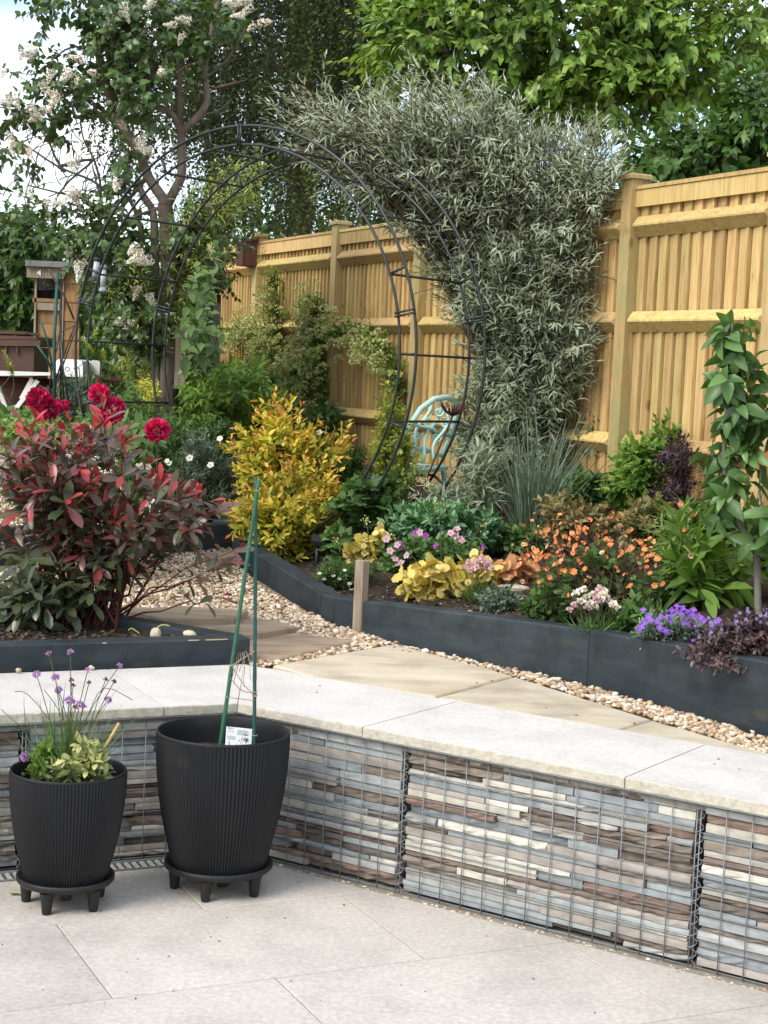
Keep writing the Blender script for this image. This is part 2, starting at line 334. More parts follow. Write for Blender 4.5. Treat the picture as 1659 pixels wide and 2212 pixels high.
def ell_tips(n, u, v, ru, rv, Y, dy, lo=.25, sh=.5):        # points in an ellipsoid seen at pixel (u,v), radii in pixels, dy metres deep
    d = unit(RNG.normal(size=(n, 3))) * RNG.uniform(lo, 1, (n, 1)) ** sh
    return np.array([at(u + a * ru, v - c * rv, Y + b * dy) for a, b, c in d])
def shrub(name, label, cat, base, tips, shape, mat, bark, L, n=8, side=4, slen=.15, tlo=.3, spread=(65, 20), droop=.15, var=(.2, .8), vj=.15, nparts=60, r0=.006, lean=.3, rise=.6, pair=False, group=None, bend=.2, vh=0., spr=.02, lj=1., rout=.8):
    base = np.asarray(base, float); t = empty(name, base, label, cat, group); F = Foliage(shape, mat); tw = Twigs()
    nb = len(tips); b = base + np.c_[RNG.normal(0, spr, (nb, 2)), np.zeros(nb)]
    P = bez(b, tips, lean, rise); K = P.shape[1]
    for i in range(K - 1): tw.add(P[:, i], P[:, i + 1], r0 * (1 - .75 * i / (K - 1)), r0 * (1 - .75 * (i + 1) / (K - 1)), 4)
    zlo, zhi = base[2], tips[:, 2].max()
    S = [P[:, -2]]; Dd = [unit(P[:, -1] - P[:, -2])]; Ln = [np.linalg.norm(P[:, -1] - P[:, -2], axis=1) + slen * .3]
    for _ in range(side):
        q = RNG.uniform(tlo, .97, nb) * (K - 1); i = np.minimum(q.astype(int), K - 2); f = (q - i)[:, None]; ar = np.arange(nb)
        p = P[ar, i] * (1 - f) + P[ar, i + 1] * f; T = unit(P[ar, i + 1] - P[ar, i]); rd = unit(RNG.normal(size=(nb, 3)))
        S.append(p); Dd.append(unit(T * .6 + rd * rout + np.array([0, 0, bend]))); Ln.append(slen * RNG.uniform(.6, 1.3, nb))
    S, Dd, Ln = np.vstack(S), np.vstack(Dd), np.concatenate(Ln)
    va = vh * ((S[:, 2] - zlo) / max(.05, zhi - zlo) - .5)
    shoots(F, S, Dd, Ln, n, L, spread, droop, var, vj, 0., tw, r0 * .25, pair, vadd=va, lj=lj)
    tw.build('stems', bark, t); F.finish(t, nparts); return t
def place_all(name, me, parent, pts, dirs, sc):              # copies of one shared mesh as parts
    o = org(parent)
    for p, d, s in zip(pts, dirs, np.broadcast_to(sc, (len(pts),))):
        M = Vector(d).to_track_quat('Z', 'Y').to_matrix().to_4x4() @ Matrix.Rotation(random.uniform(0, 6.28), 4, 'Z')
        for r in range(3):
            for c in range(3): M[r][c] *= float(s)
        M.translation = Vector(np.asarray(p) - o); link(name, me, parent, M)
# ------------------------------------------------------------------ materials of the place
M_PATIO = m_noise('patio stone', [(.40, .368, .322), (.475, .440, .392), (.55, .52, .472)], 60., .8, .3, 160., .004, detail=10, stretch=(1, 1, 1), obj_rand=.07, stain=(3.1, .86), speck=(75., .66, (.33, .29, .25)))
M_COPING = m_noise('coping stone', [(.47, .447, .405), (.54, .517, .48), (.59, .573, .54)], 70., .8, .2, 150., .003, detail=10, obj_rand=.05, stain=(4., .90), speck=(140., .70, (.42, .39, .35)))
M_COPEDGE = m_noise('coping edge', [(.36, .325, .25), (.45, .42, .345), (.52, .495, .43)], 40., .9, .7, 90., .006)
M_SAND = m_noise('sandstone', [(.40, .33, .225), (.49, .425, .315), (.55, .495, .395)], 2.2, .8, .25, 60., .004, stretch=(1, 3, 1), obj_rand=.06, stain=(5., .82), speck=(60., .66, (.36, .29, .20)))
M_STEP = m_noise('brown sandstone', [(.22, .165, .115), (.34, .26, .18), (.42, .33, .235)], 3.5, .85, .3, 50., .005, stretch=(1, 3, 1), obj_rand=.1)
M_MORTAR = m_noise('mortar', [(.20, .18, .15), (.34, .31, .26)], 40., .9, .2)
M_PAINT = m_noise('painted timber', [(.018, .026, .031), (.026, .036, .042), (.036, .047, .052)], 3., .62, .45, 34., .004, stretch=(1, 1, 6), obj_rand=.12, speck=(3.2, .62, (.046, .043, .034)), spec=.3, world=True, stain=(9., .72))
M_SOIL = m_noise('soil', [(.022, .014, .009), (.05, .033, .022), (.10, .075, .055)], 30., .95, 1., 90., .02, world=True)
M_GRAVELBASE = m_noise('gravel base', [(.10, .07, .045), (.30, .23, .15), (.52, .44, .33)], 45., .9, 1., 60., .02, world=True)
M_FIELD = m_noise('far grass', [(.03, .055, .015), (.06, .09, .03)], 3., .9, .3, world=True)
M_STONES = m_col('pebbles', .7)
M_WIRE = m_noise('galvanised wire', [(.17, .185, .195), (.27, .29, .30)], 60., .5, 0, metal=.25)
M_DARK = m_noise('near black and gap shade', [(.012, .011, .010), (.03, .028, .025)], 30., .95, .4)
M_STRIP = m_noise('pale edging', [(.42, .42, .38), (.56, .56, .52)], 20., .6, .1)
M_POT = m_noise('charcoal plastic', [(.0085, .009, .0103), (.012, .0128, .0145)], 6., .55, .12, 400., .001, spec=.3, speck=(5., .60, (.019, .0185, .018)))
M_STAND = m_noise('black plastic', [(.010, .0105, .011), (.02, .02, .021)], 20., .5, .1, spec=.35)
M_BARK = m_noise('bark', [(.065, .05, .038), (.16, .125, .095), (.25, .205, .16)], 12., .9, .9, 40., .02, stretch=(1, 1, .3), world=True)
M_GREYBARK = m_noise('grey bark', [(.10, .09, .075), (.24, .22, .19)], 10., .9, .6, 40., .01, stretch=(1, 1, .3), world=True)
M_TWIG = m_noise('green twig', [(.05, .07, .025), (.10, .11, .05)], 10., .8, 0)
M_BROWNTWIG = m_noise('brown twig', [(.05, .032, .02), (.11, .075, .05)], 10., .8, 0)
M_REDTWIG = m_noise('red twig', [(.06, .016, .014), (.11, .03, .025)], 10., .7, 0)
M_METAL = m_noise('black enamelled steel', [(.010, .012, .012), (.022, .026, .026)], 20., .38, .05, spec=.5)
M_RUST = m_noise('rusty iron', [(.06, .022, .012), (.15, .055, .025)], 40., .8, .3)
def m_wood(name, cols, rnd=.16, green=None):
    m, n, b = newmat(name); L = n.links.new
    oi = N(n, 'ShaderNodeObjectInfo'); g = N(n, 'ShaderNodeTexCoord'); mu = N(n, 'ShaderNodeMath', _operation='MULTIPLY'); mu.inputs[1].default_value = 91.; L(oi.outputs['Random'], mu.inputs[0])
    ad = N(n, 'ShaderNodeVectorMath', _operation='ADD'); L(g.outputs['Object'], ad.inputs[0]); L(mu.outputs[0], ad.inputs[1])
    mpn = N(n, 'ShaderNodeMapping'); mpn.inputs['Scale'].default_value = (1, 1, .07); L(ad.outputs[0], mpn.inputs[0])
    t = N(n, 'ShaderNodeTexNoise', Scale=34., Detail=8, Roughness=.65); t.inputs['Distortion'].default_value = 1.2; L(mpn.outputs[0], t.inputs['Vector'])
    mp2 = N(n, 'ShaderNodeMapping'); mp2.inputs['Scale'].default_value = (1, 1, .45); L(ad.outputs[0], mp2.inputs[0])
    k = N(n, 'ShaderNodeTexVoronoi', Scale=7.); L(mp2.outputs[0], k.inputs['Vector'])
    r = ramp(n, cols, [.32, .5, .68]); L(t.outputs['Fac'], r.inputs[0])
    kr = ramp(n, [(1, 1, 1), (0, 0, 0)], [.05, .13]); L(k.outputs['Distance'], kr.inputs[0])
    kf = N(n, 'ShaderNodeMath', _operation='MULTIPLY'); kf.inputs[1].default_value = .75; L(kr.outputs[0], kf.inputs[0])
    mm = N(n, 'ShaderNodeMixRGB'); mm.inputs[2].default_value = (cols[0][0] * .42, cols[0][1] * .36, cols[0][2] * .3, 1); L(kf.outputs[0], mm.inputs[0]); L(r.outputs[0], mm.inputs[1])
    out = mm.outputs[0]
    if green:
        t4 = N(n, 'ShaderNodeTexNoise', Scale=3.2, Detail=3); L(ad.outputs[0], t4.inputs['Vector']); r4 = ramp(n, [(0, 0, 0), (.6, .6, .6)], [.48, .62]); L(t4.outputs['Fac'], r4.inputs[0])
        m4 = N(n, 'ShaderNodeMixRGB'); m4.inputs[2].default_value = (*green, 1); L(r4.outputs[0], m4.inputs[0]); L(out, m4.inputs[1]); out = m4.outputs[0]
    mr = N(n, 'ShaderNodeMapRange'); mr.inputs['To Min'].default_value = 1 - rnd; mr.inputs['To Max'].default_value = 1 + rnd; L(oi.outputs['Random'], mr.inputs['Value'])
    m2 = N(n, 'ShaderNodeMath', _operation='MULTIPLY'); m2.inputs[1].default_value = 7.3; L(oi.outputs['Random'], m2.inputs[0]); m3 = N(n, 'ShaderNodeMath', _operation='FRACT'); L(m2.outputs[0], m3.inputs[0])
    mh = N(n, 'ShaderNodeMapRange'); mh.inputs['To Min'].default_value = .487; mh.inputs['To Max'].default_value = .507; L(m3.outputs[0], mh.inputs['Value'])
    hs = N(n, 'ShaderNodeHueSaturation'); L(out, hs.inputs['Color']); L(mr.outputs[0], hs.inputs['Value']); L(mh.outputs[0], hs.inputs['Hue']); L(hs.outputs[0], b.inputs['Base Color'])
    bu = N(n, 'ShaderNodeBump', Strength=.25, Distance=.004); L(t.outputs['Fac'], bu.inputs['Height']); L(bu.outputs[0], b.inputs['Normal']); b.inputs['Roughness'].default_value = .78; b.inputs['Specular IOR Level'].default_value = .2
    return m
M_FENCE = m_wood('treated pine', [(.365, .24, .085), (.52, .375, .152), (.62, .475, .225)], .22)
M_POST = m_wood('treated post', [(.32, .225, .08), (.43, .325, .14), (.51, .41, .20)], .1, (.30, .31, .14))
M_OLDWOOD = m_wood('weathered wood', [(.16, .125, .09), (.25, .205, .15), (.33, .28, .21)], .15)
M_SHED = m_wood('shed boards', [(.20, .115, .05), (.29, .175, .08), (.36, .23, .12)], .15)
STONEPAL = [(.22, .242, .252), (.29, .318, .318), (.48, .46, .395), (.150, .122, .100), (.195, .165, .135), (.30, .275, .245), (.21, .145, .115), (.33, .335, .325), (.125, .112, .100), (.38, .37, .335)]
M_STONE = [m_noise('walling stone %s' % k, [tuple(x * .72 for x in c), c, tuple(x * 1.25 for x in c)], 14., .85, .5, 70., .003, stretch=(1, 1, 2.5), obj_rand=.16, speck=(60., .66, tuple(x * .6 for x in c))) for k, c in zip('blue grey,pale blue,cream,brown,dark tan,buff,red brown,silver,dark,pale'.split(','), STONEPAL)]

# ------------------------------------------------------------------ frames of the two walls and of the patio
CG = np.array([-.475, 5.661]); ER = np.array([.8301, -.5577]); NR = np.array([-.5577, -.8301]); EL = np.array([-.9039, -.4278]); NL = np.array([.4278, -.9039])
L0 = np.array([-.7088, 5.5503]); DL = -EL; DP = -NL                     # patio grid: along the left wall, and away from the viewer
def pg(a, b): return L0 + DL * a + DP * b
v3 = lambda p, z=0.: np.array([p[0], p[1], z])

# ground: a terrace behind the walls, the lower level on the viewer's side
def terrain():
    a0 = math.atan2(ER[1], ER[0]); a1 = math.atan2(EL[1], EL[0]) % (2 * math.pi)
    rad = [0.0, .5, 1, 1.5, 2, 2.6, 3.2, 4, 5, 6.5, 9, 14, 25, 60, 400]
    c = CG - (NR + NL) * .16
    def fan(b0, b1, zf, name, mats, kf=None):
        na = 64; V, T = [], []
        for r in rad:
            for i in range(na + 1):
                an = b0 + (b1 - b0) * i / na; p = c + r * np.array([math.cos(an), math.sin(an)]); V.append((p[0], p[1], zf(p)))
        for j in range(len(rad) - 1):
            for i in range(na):
                q = j * (na + 1) + i; T.append((q, q + na + 1, q + na + 2, q + 1))
        mi = [0 if rad[k // na + 1] < 14.5 else 1 for k in range(len(T))]
        o = link(name, np_mesh(name, V, T, mats, matidx=mi)); o['kind'] = 'structure'
    fan(a0, a1, lambda p: float(G(p[1])) - .012, 'garden_ground', [M_GRAVELBASE, M_FIELD])
    fan(a1 - 2 * math.pi, a0, lambda p: -.03, 'ground', [M_MORTAR, M_FIELD])
terrain()

# patio of large pale slabs
pat = empty('patio', (*L0, 0), kind='structure')
rows = [(-.557, -.105, -.042)] + [(-.557 - .6155 * (k + 1), -.557 - .6155 * k, -.5085 if k % 2 == 0 else -.042) for k in range(6)]
MB_m = MB(); MB_m.prism([pg(-6, -.104), pg(2.2, -.104), pg(6, -9), pg(-6, -9)], -.2, -.0035); MB_m.build('mortar_bed', M_MORTAR, pat)
for (b0, b1, a0) in rows:
    for k in range(-3, 6):
        s0, s1 = a0 + .9365 * k + .0024, a0 + .9365 * (k + 1) - .0024
        poly = [pg(s0, b0 + .0024), pg(s1, b0 + .0024), pg(s1, b1 - .0024), pg(s0, b1 - .0024)]
        out = []                                                     # clip at the right wall, 35 mm in front of it
        f = lambda q: (q - CG) @ NR - .035
        for i in range(4):
            p, q = poly[i], poly[(i + 1) % 4]; fp, fq = f(p), f(q)
            if fp > 0: out.append(p)
            if fp * fq < 0: out.append(p + (q - p) * fp / (fp - fq))
        if len(out) < 3: continue
        ar = abs(sum(out[i][0] * out[(i + 1) % len(out)][1] - out[(i + 1) % len(out)][0] * out[i][1] for i in range(len(out)))) / 2
        if ar < .01: continue
        m = MB(); m.prism(out, -.03, 0, bev=.0015); m.build('paving_slab', M_PATIO, pat)

# drainage channel along the left wall
dr = empty('drain_channel', (*pg(-.5, -.05), 0), 'galvanised slotted drain channel along the foot of the left stone wall', 'drain')
m = MB(); m.box(v3(pg(-1.1, -.05), -.04), [v3(DL), v3(DP), (0, 0, 1)], (1.4, .05, .012)); m.build('trough', M_DARK, dr)
for b in (-.006, -.096):
    m = MB(); m.box(v3(pg(-1.1, b), -.006), [v3(DL), v3(DP), (0, 0, 1)], (1.4, .005, .008)); m.build('rail', M_WIRE, dr)
m = MB(); m.box((0, 0, 0), [v3(DL), v3(DP), (0, 0, 1)], (.0058, .04, .004)); gm = m.mesh('bar', m_noise('grate metal', [(.42, .42, .40), (.55, .55, .52)], 30., .5, .1, metal=.3))
for i in range(66):
    p = pg(-1.62 + .027 * i, -.051); link('bar', gm, dr, Matrix.Translation(Vector(v3(p, -.007)) - dr.location))

# stone filled wire baskets
def stone_mesh(ln, hh, dp, rough, g, mat):
    n = max(2, int(ln / (.030 if rough > .5 else .09))); V = []
    for i in range(n + 1):
        x = ln * i / n; e = .010 * (i == 0 or i == n) * g.uniform(.0, 1.3) * (1 if rough > .5 else .3); j = lambda s: g.normal(0, s)
        b = j(.0022 * rough * rough); z0 = abs(j(.0007 * rough)); z1 = hh - abs(j(.0009 * rough))
        V += [(x, dp, z0), (x, e + b + .0004, z0), (x, e * .7 + b + (j(.0035 * rough) - .002 if rough > .5 else 0), hh * g.uniform(.4, .6)), (x, e + b + .0006 + (abs(j(.004 * rough)) if rough > .5 else 0), z1), (x, dp, z1)]
    F = []
    for i in range(n):
        for k in range(5): F.append((i * 5 + k, i * 5 + (k + 1) % 5, i * 5 + 5 + (k + 1) % 5, i * 5 + 5 + k))
    F += [(4, 3, 2, 1, 0), tuple(n * 5 + k for k in range(5))]
    me = D.meshes.new('stone'); me.from_pydata(V, [], F); me.materials.append(mat); return me
def gabion(c, e, nrm, d0, d1, label, seed, zt=.492):
    g = np.random.default_rng(seed); base = c + e * (d0 + d1) / 2; o = empty('gabion_basket', (*base, 0), label, 'gabion', 'stone filled wire baskets of the low wall')
    ln = d1 - d0; z = .012; X = e; Yb = -nrm
    Mx = lambda x, y, z_: Matrix(((X[0], Yb[0], 0, c[0] + X[0] * x + Yb[0] * y - base[0]), (X[1], Yb[1], 0, c[1] + X[1] * x + Yb[1] * y - base[1]), (0, 0, 1, z_), (0, 0, 0, 1)))
    last = -1
    while z < zt - .02:
        hh = min(g.choice([g.uniform(.016, .021), g.uniform(.021, .027), g.uniform(.025, .033)]), zt - .004 - z); x = d0 + .010 + g.uniform(0, .010)
        if zt - z - hh < .016: hh = zt - .004 - z
        while x < d1 - .05:
            l = min(g.choice([g.uniform(.12, .30), g.uniform(.3, .6), g.uniform(.5, 1.0)]), d1 - .010 - x)
            if d1 - .010 - x - l < .08: l = d1 - .010 - x - g.uniform(0, .012)
            k = int(g.choice(10, p=[.15, .15, .12, .11, .12, .11, .035, .115, .04, .05]))
            if k == last: k = (k + 3) % 10
            last = k; rough = 1.25 if k in (3, 4, 6, 8) else (.35 if g.random() < .7 else 1.)
            link('stone', stone_mesh(l - .004, hh - .0018, .11, rough, g, M_STONE[k]), o, Mx(x, .006 + g.choice([g.uniform(0, .006), g.uniform(0, .006), g.uniform(.006, .022)]), z)); x += l
        z += hh
    m = MB(); m.box((ln / 2, .16, zt / 2), [(1, 0, 0), (0, 1, 0), (0, 0, 1)], (ln / 2, .055, zt / 2 - .003)); link('shade_core', m.mesh('shade_core', M_DARK), o, Mx(d0, 0, 0))  # near-black box added so gaps between stones look shaded and pass no light
    nv = max(3, round(ln / .0795)); nh = 6
    mv = MB(); mv.tube([(0, 0, 0), (0, 0, zt)], .0019, 5); mev = mv.mesh('wire', M_WIRE)
    mh_ = MB(); mh_.tube([(0, 0, 0), (ln - .012, 0, 0)], .0019, 5); meh = mh_.mesh('wire', M_WIRE)
    for i in range(nv + 1): link('wire', mev, o, Mx(d0 + .006 + (ln - .012) * i / nv, -.001, 0))
    for i in range(nh + 1): link('wire', meh, o, Mx(d0 + .006, .003, .006 + (zt - .012) * i / nh))
    hx = MB(); T = np.linspace(0, 14 * 2 * math.pi, 14 * 9); hx.tube(np.c_[.012 * np.cos(T), .008 + .012 * np.sin(T), .005 + (zt - .01) * T / T[-1]], .0016, 4); link('coil', hx.mesh('coil', M_WIRE), o, Mx(d1, 0, 0))
    return o
gabion(CG, ER, NR, .0, .692, 'stone filled wire basket behind the large black pot, right of the inner corner', 21)
gabion(CG, ER, NR, .692, 1.725, 'middle stone filled wire basket of the right wall, with red brown stones at its foot', 22)
gabion(CG, ER, NR, 1.725, 2.76, 'stone filled wire basket at the right edge of the picture', 23)
gabion(CG, EL, NL, .0, .75, 'dark stone filled wire basket between the two black pots', 24)
gabion(CG, EL, NL, .75, 1.78, 'stone filled wire basket behind the small pot at the left edge', 25)
m = MB(); m.box(v3(CG + ER * 1.4 + NR * .004, .4965), [v3(ER), v3(NR), (0, 0, 1)], (1.4, .004, .005)); m.box(v3(CG + EL * .9 + NL * .004, .4965), [v3(EL), v3(NL), (0, 0, 1)], (.9, .004, .005))
solo('wall_edging', m, M_STRIP, 'thin pale edging strip under the coping along the top of the stone baskets', 'edging')

# coping of pale slabs with rough front edges
ZC = .535; FO = .03
def d_on(c, e, u, v): return (on_z(u, v, ZC)[:2] - c) @ e
WR = -((on_z(1062, 1528, ZC)[:2] - CG) @ NR); WL = -((on_z(300, 1449, ZC)[:2] - CG) @ NL) + .05
cop = empty('wall_coping', (*CG, .5), 'coping of pale limestone slabs with rough yellowish edges on the stone filled baskets', 'coping')
def isect(p, d, q, e): s = np.linalg.solve(np.array([d, -e]).T, q - p); return p + d * s[0]
fc = isect(CG + NR * FO, ER, CG + NL * FO, EL); bc = isect(CG - NR * WR, ER, CG - NL * WL, EL)
jR = [d_on(CG, ER, 796, 1567), d_on(CG, ER, 1350, 1679)]; jR.append(2 * jR[1] - jR[0]); jR.append(2 * jR[2] - jR[1]); jL = [d_on(CG, EL, 363, 1532)]; jL += [jL[0] + .9, jL[0] + 1.8]
def coping(poly, ed, seed):
    """poly: front a, front b, back b, back a; ed: rough front edge resolved into short lengths"""
    g = np.random.default_rng(seed); a, b = poly[0], poly[1]; n = max(3, int(np.linalg.norm(b - a) / .022)); nn = unit(ed); fr = [a + (b - a) * i / n for i in range(n + 1)]
    top = [p - nn * (.0025 + .0007 * abs(g.normal())) for p in fr]; mid = [p + nn * g.normal(0, .0007) for p in fr]; low = [p + nn * (g.normal(0, .0009) - .001) for p in fr]
    V = [v3(p, ZC) for p in top] + [v3(p, ZC - .003 - .001 * g.random()) for p in mid] + [v3(p, ZC - .032 + .0008 * g.normal()) for p in low]
    k = n + 1; V += [v3(poly[2], ZC), v3(poly[3], ZC), v3(poly[2], ZC - .032), v3(poly[3], ZC - .032)]
    m = MB(); q = 3 * k
    m.add(V, [tuple(range(k)) + (q, q + 1)] + [(i + k, i + k + 1, i + 1, i) for i in range(n)] + [(i + 2 * k, i + 2 * k + 1, i + k + 1, i + k) for i in range(n)] + [tuple(range(2 * k, 3 * k))[::-1] + (q + 3, q + 2), (n, n + k, n + 2 * k, q + 2, q), (0, q + 1, q + 3, 2 * k, k), (q, q + 2, q + 3, q + 1)])
    m.m = [0] + [1] * (2 * n) + [1, 0, 0, 0]; m.build('coping_slab', [M_COPING, M_COPEDGE], cop)
gpn = .0022
fR = lambda d: CG + ER * d + NR * FO; bR = lambda d: CG + ER * d - NR * WR; fL = lambda d: CG + EL * d + NL * FO; bL = lambda d: CG + EL * d - NL * WL
mb_ = MB(); h_ = .012; fi = isect(CG - NR * h_, ER, CG - NL * h_, EL)
for e_, n_, L_, W_ in ((ER, NR, 3.4, WR), (EL, NL, 2.6, WL)): mb_.prism([fi, CG + e_ * L_ - n_ * h_, CG + e_ * L_ - n_ * (W_ - .02), bc], .47 if e_ is ER else .469, ZC - .0325 if e_ is ER else ZC - .0335)
mb_.build('bedding', M_MORTAR, cop)
coping([fc + ER * gpn * .15, fR(jR[0] - gpn), bR(jR[0] - gpn), bc + ER * gpn * .15], NR, 1)
for i in range(3): coping([fR(jR[i] + gpn), fR(jR[i + 1] - gpn), bR(jR[i + 1] - gpn), bR(jR[i] + gpn)], NR, 2 + i)
coping([fc + EL * gpn * .15, fL(jL[0] - gpn), bL(jL[0] - gpn), bc + EL * gpn * .15], NL, 6)
for i in range(2): coping([fL(jL[i] + gpn), fL(jL[i + 1] - gpn), bL(jL[i + 1] - gpn), bL(jL[i] + gpn)], NL, 7 + i)

# sandstone slabs beyond the coping and the stepping stones
ter = empty('sandstone_paving', (.4, 6., .5), kind='structure')
def slab(px, mat, parent, z, lift=0., irr=0., seed=0, name='sandstone_slab', th=.05):
    g = np.random.default_rng(seed); P = [on_z(u, v, z)[:2] for u, v in px]; out = []
    for i, p in enumerate(P):
        q = P[(i + 1) % len(P)]; n = max(1, int(np.linalg.norm(q - p) / .07)) if irr else 1
        for k in range(n): out.append(p + (q - p) * k / n + g.normal(0, irr, 2) * (k > 0))
    m = MB(); m.prism(out, z - th, z + lift, bev=.006); return m
for i, px in enumerate([[(700, 1466), (590, 1437), (853, 1391), (1108, 1460), (940, 1504)], [(1112, 1462), (1406, 1554), (1334, 1576), (945, 1506)], [(1410, 1556), (1800, 1669), (1750, 1660), (1339, 1578)]]):
    P = [(u, v) for u, v in px]
    slab(P, M_SAND, ter, .533, 0, .003, i, th=.035).build('sandstone_slab', M_SAND, ter)
for i, (px, z, lab) in enumerate([([(542, 1424), (526, 1380), (637, 1363), (767, 1388), (700, 1404), (605, 1426)], .532, 'large brown sandstone stepping stone next to the pale slabs'),
                                   ([(370, 1341), (455, 1340), (583, 1341), (642, 1357), (520, 1375), (470, 1379)], .560, 'middle brown sandstone stepping stone in the gravel'),
                                   ([(270, 1317), (400, 1313), (536, 1321), (505, 1337), (350, 1340)], .592, 'farthest brown sandstone stepping stone in the gravel'),
                                   ([(440, 1199), (520, 1186), (530, 1200), (470, 1209)], .70, 'small brown sandstone step behind the red shrub')]):
    solo('stepping_stone', slab(px, M_STEP, None, z, .008, .007, 30 + i, th=.05), M_STEP, lab, 'stepping stone', 'brown stepping stones in the gravel path')

# ------------------------------------------------------------------ raised beds of painted sleepers
def sleeper(parent, a, b, nrm, z0, z1, wd=.1, name='sleeper'):
    a, b, nrm = np.asarray(a[:2]), np.asarray(b[:2]), np.asarray(nrm[:2]); m = MB(); bk = nrm * wd
    m.prism([a, b, b + bk, a + bk], z0, [z1[0], z1[1], z1[1], z1[0]], bev=.006); return m.build(name, M_PAINT, parent)
def grid_soil(name, parent, inside, zf, x0, x1, y0, y1, st, amp, mat=M_SOIL, seed=3, kind=None):
    g = np.random.default_rng(seed); xs = np.arange(x0, x1, st); ys = np.arange(y0, y1, st); X, Y = np.meshgrid(xs, ys); Z = zf(X, Y) + g.normal(0, amp, X.shape); nx = len(xs)
    ok = inside(X, Y); q = ok[:-1, :-1] & ok[1:, :-1] & ok[:-1, 1:] & ok[1:, 1:]; J, I = np.nonzero(q); i = J * nx + I
    T = np.c_[i, i + 1, i + nx + 1, i + nx]; o = org(parent); V = np.c_[X.ravel(), Y.ravel(), Z.ravel()] - o
    ob = link(name, np_mesh(name, V, T, mat, smooth=True), parent); return ob
def inpoly(poly, X, Y):
    r = np.zeros(np.shape(X), bool); n = len(poly)
    for i in range(n):
        (x0, y0), (x1, y1) = poly[i], poly[(i + 1) % n]; c = ((y0 > Y) != (y1 > Y)) & (X < (x1 - x0) * (Y - y0) / ((y1 - y0) or 1e-9) + x0); r ^= c
    return r
bedL = empty('raised_bed', (-1.0, 6.3, .53), 'low dark painted timber bed with a pointed corner under the red leaved shrub', 'raised bed')
q0 = gp(538, 1437)[:2]; dl = DL; q1 = q0 - dl * 2.2; nb = np.array([-dl[1], dl[0]])
sleeper(bedL, q1, q0, nb, .44, (.63, .63))
qb = gp(240, 1345, .09)[:2]; db = unit(qb - q0); nb2 = np.array([-db[1], db[0]]);
nb2 = nb2 if nb2 @ (q1 - q0) > 0 else -nb2
sleeper(bedL, q0 + nb * .101 + db * .02, q0 + db * 3.0 + nb * .101, nb2, .5, (.63, .68))
apex = q0 + nb * .08
grid_soil('soil', bedL, lambda X, Y: inpoly([tuple(q0 + nb * .05), tuple(q1 + nb * .05), tuple(q1 + db * 3 + nb * .1), tuple(q0 + db * 3 + nb * .12 + nb2 * .05)], X, Y), lambda X, Y: .595 + 0 * X, -3.2, -.4, 5.2, 9.2, .03, .009)
bedR = empty('raised_bed', (.4, 7.2, .55), 'long raised bed of dark painted timbers in front of the yellow fence', 'raised bed')
sp = [gp(500, 1212), gp(691, 1333), gp(720, 1346), gp(1267, 1478), gp(1659, 1589)]; sp.append(sp[4] + (sp[4] - sp[3]) * 2.0)
tops = [.78, .672, .672, .735, .772, .80]
def nin(a, b): d = unit((b - a)[:2]); n = np.array([-d[1], d[0]]); return n if n @ np.array([.6, .8]) > 0 else -n
for i in range(4 + 1):
    a, b = sp[i], sp[i + 1]; n_ = nin(a, b); d = unit((b - a)[:2]) * .0015
    sleeper(bedR, a[:2] + d, b[:2] - d, n_, .35, (tops[i], tops[i + 1]), .1 if i != 1 else .09)
n_ = nin(sp[3], sp[4]); a = gp(1386, 1507)[:2]
sleeper(bedR, a - n_ * .007, sp[5][:2] - n_ * .007, n_, .33, (.545, .60), .05)
far = [tuple(sp[0][:2]), tuple(sp[1][:2] + nin(sp[1], sp[2]) * .06), tuple(sp[3][:2] + nin(sp[3], sp[4]) * .06), tuple(sp[5][:2] + nin(sp[3], sp[4]) * .06), tuple(P4[:2] - FD[:2] * 4.6), tuple(P4[:2] + FD[:2] * 6), (-1.3, 11.0), (-1.0, 9.6)]
grid_soil('soil', bedR, lambda X, Y: inpoly(far, X, Y), lambda X, Y: np.minimum(Bz(X, Y), .95), -3, 4.2, 4.0, 14, .035, .010)
bedF = empty('raised_bed', (-1.6, 11.2, .75), 'far dark painted timber bed edge beyond the gravel behind the red shrub', 'raised bed')
fa, fb = on_z(430, 1153, .776), on_z(512, 1151, .776); sleeper(bedF, fa - (fb - fa) * 8, fb, (0.1, 1), .6, (.83, .83))
sleeper(bedF, fb[:2] + np.array([-.05, .101]), fb[:2] + np.array([.3, 3.]), (-1, .1), .6, (.83, .83))
M_BARE = m_plain('bare chipped wood', (.42, .33, .22), .8)
for (u, v, l, z_) in [(470, 1394, .045, .6305), (570, 1387, .09, .6305), (250, 1398, .016, .6305)]:
    c = q0 - dl * (np.linalg.norm(on_z(u, v, .63)[:2] - q0)) if u < 538 else q0 - dl * .02 * (u - 538) / 30
    c = c if u < 538 else q0 - dl * .14
    m = MB(); m.box(v3(c - nb * .0008, .627), [v3(dl), v3(nb), (0, 0, 1)], (l / 2, .0012, .0022)); m.build('bare_chip', M_BARE, bedL)
# weathered stake at the sleeper
s = gp(783, 1360); ax = [np.array([.86, .5, 0]), np.array([-.5, .86, 0]), np.array([0, 0, 1.])]; ax[0] = v3(unit((sp[2] - sp[1])[:2]) ) if 0 else ax[0]
dS = unit((sp[3] - sp[2])[:2]); nS = nin(sp[2], sp[3]); m = MB(); cS = s[:2] - nS * .0195
m.prism([cS - dS * .027 - nS * .018, cS + dS * .027 - nS * .018, cS + dS * .027 + nS * .018, cS - dS * .027 + nS * .018], .4, .525 + .335, bev=.002)
solo('wooden_stake', m, M_OLDWOOD, 'weathered square wooden stake standing against the dark sleeper', 'stake')

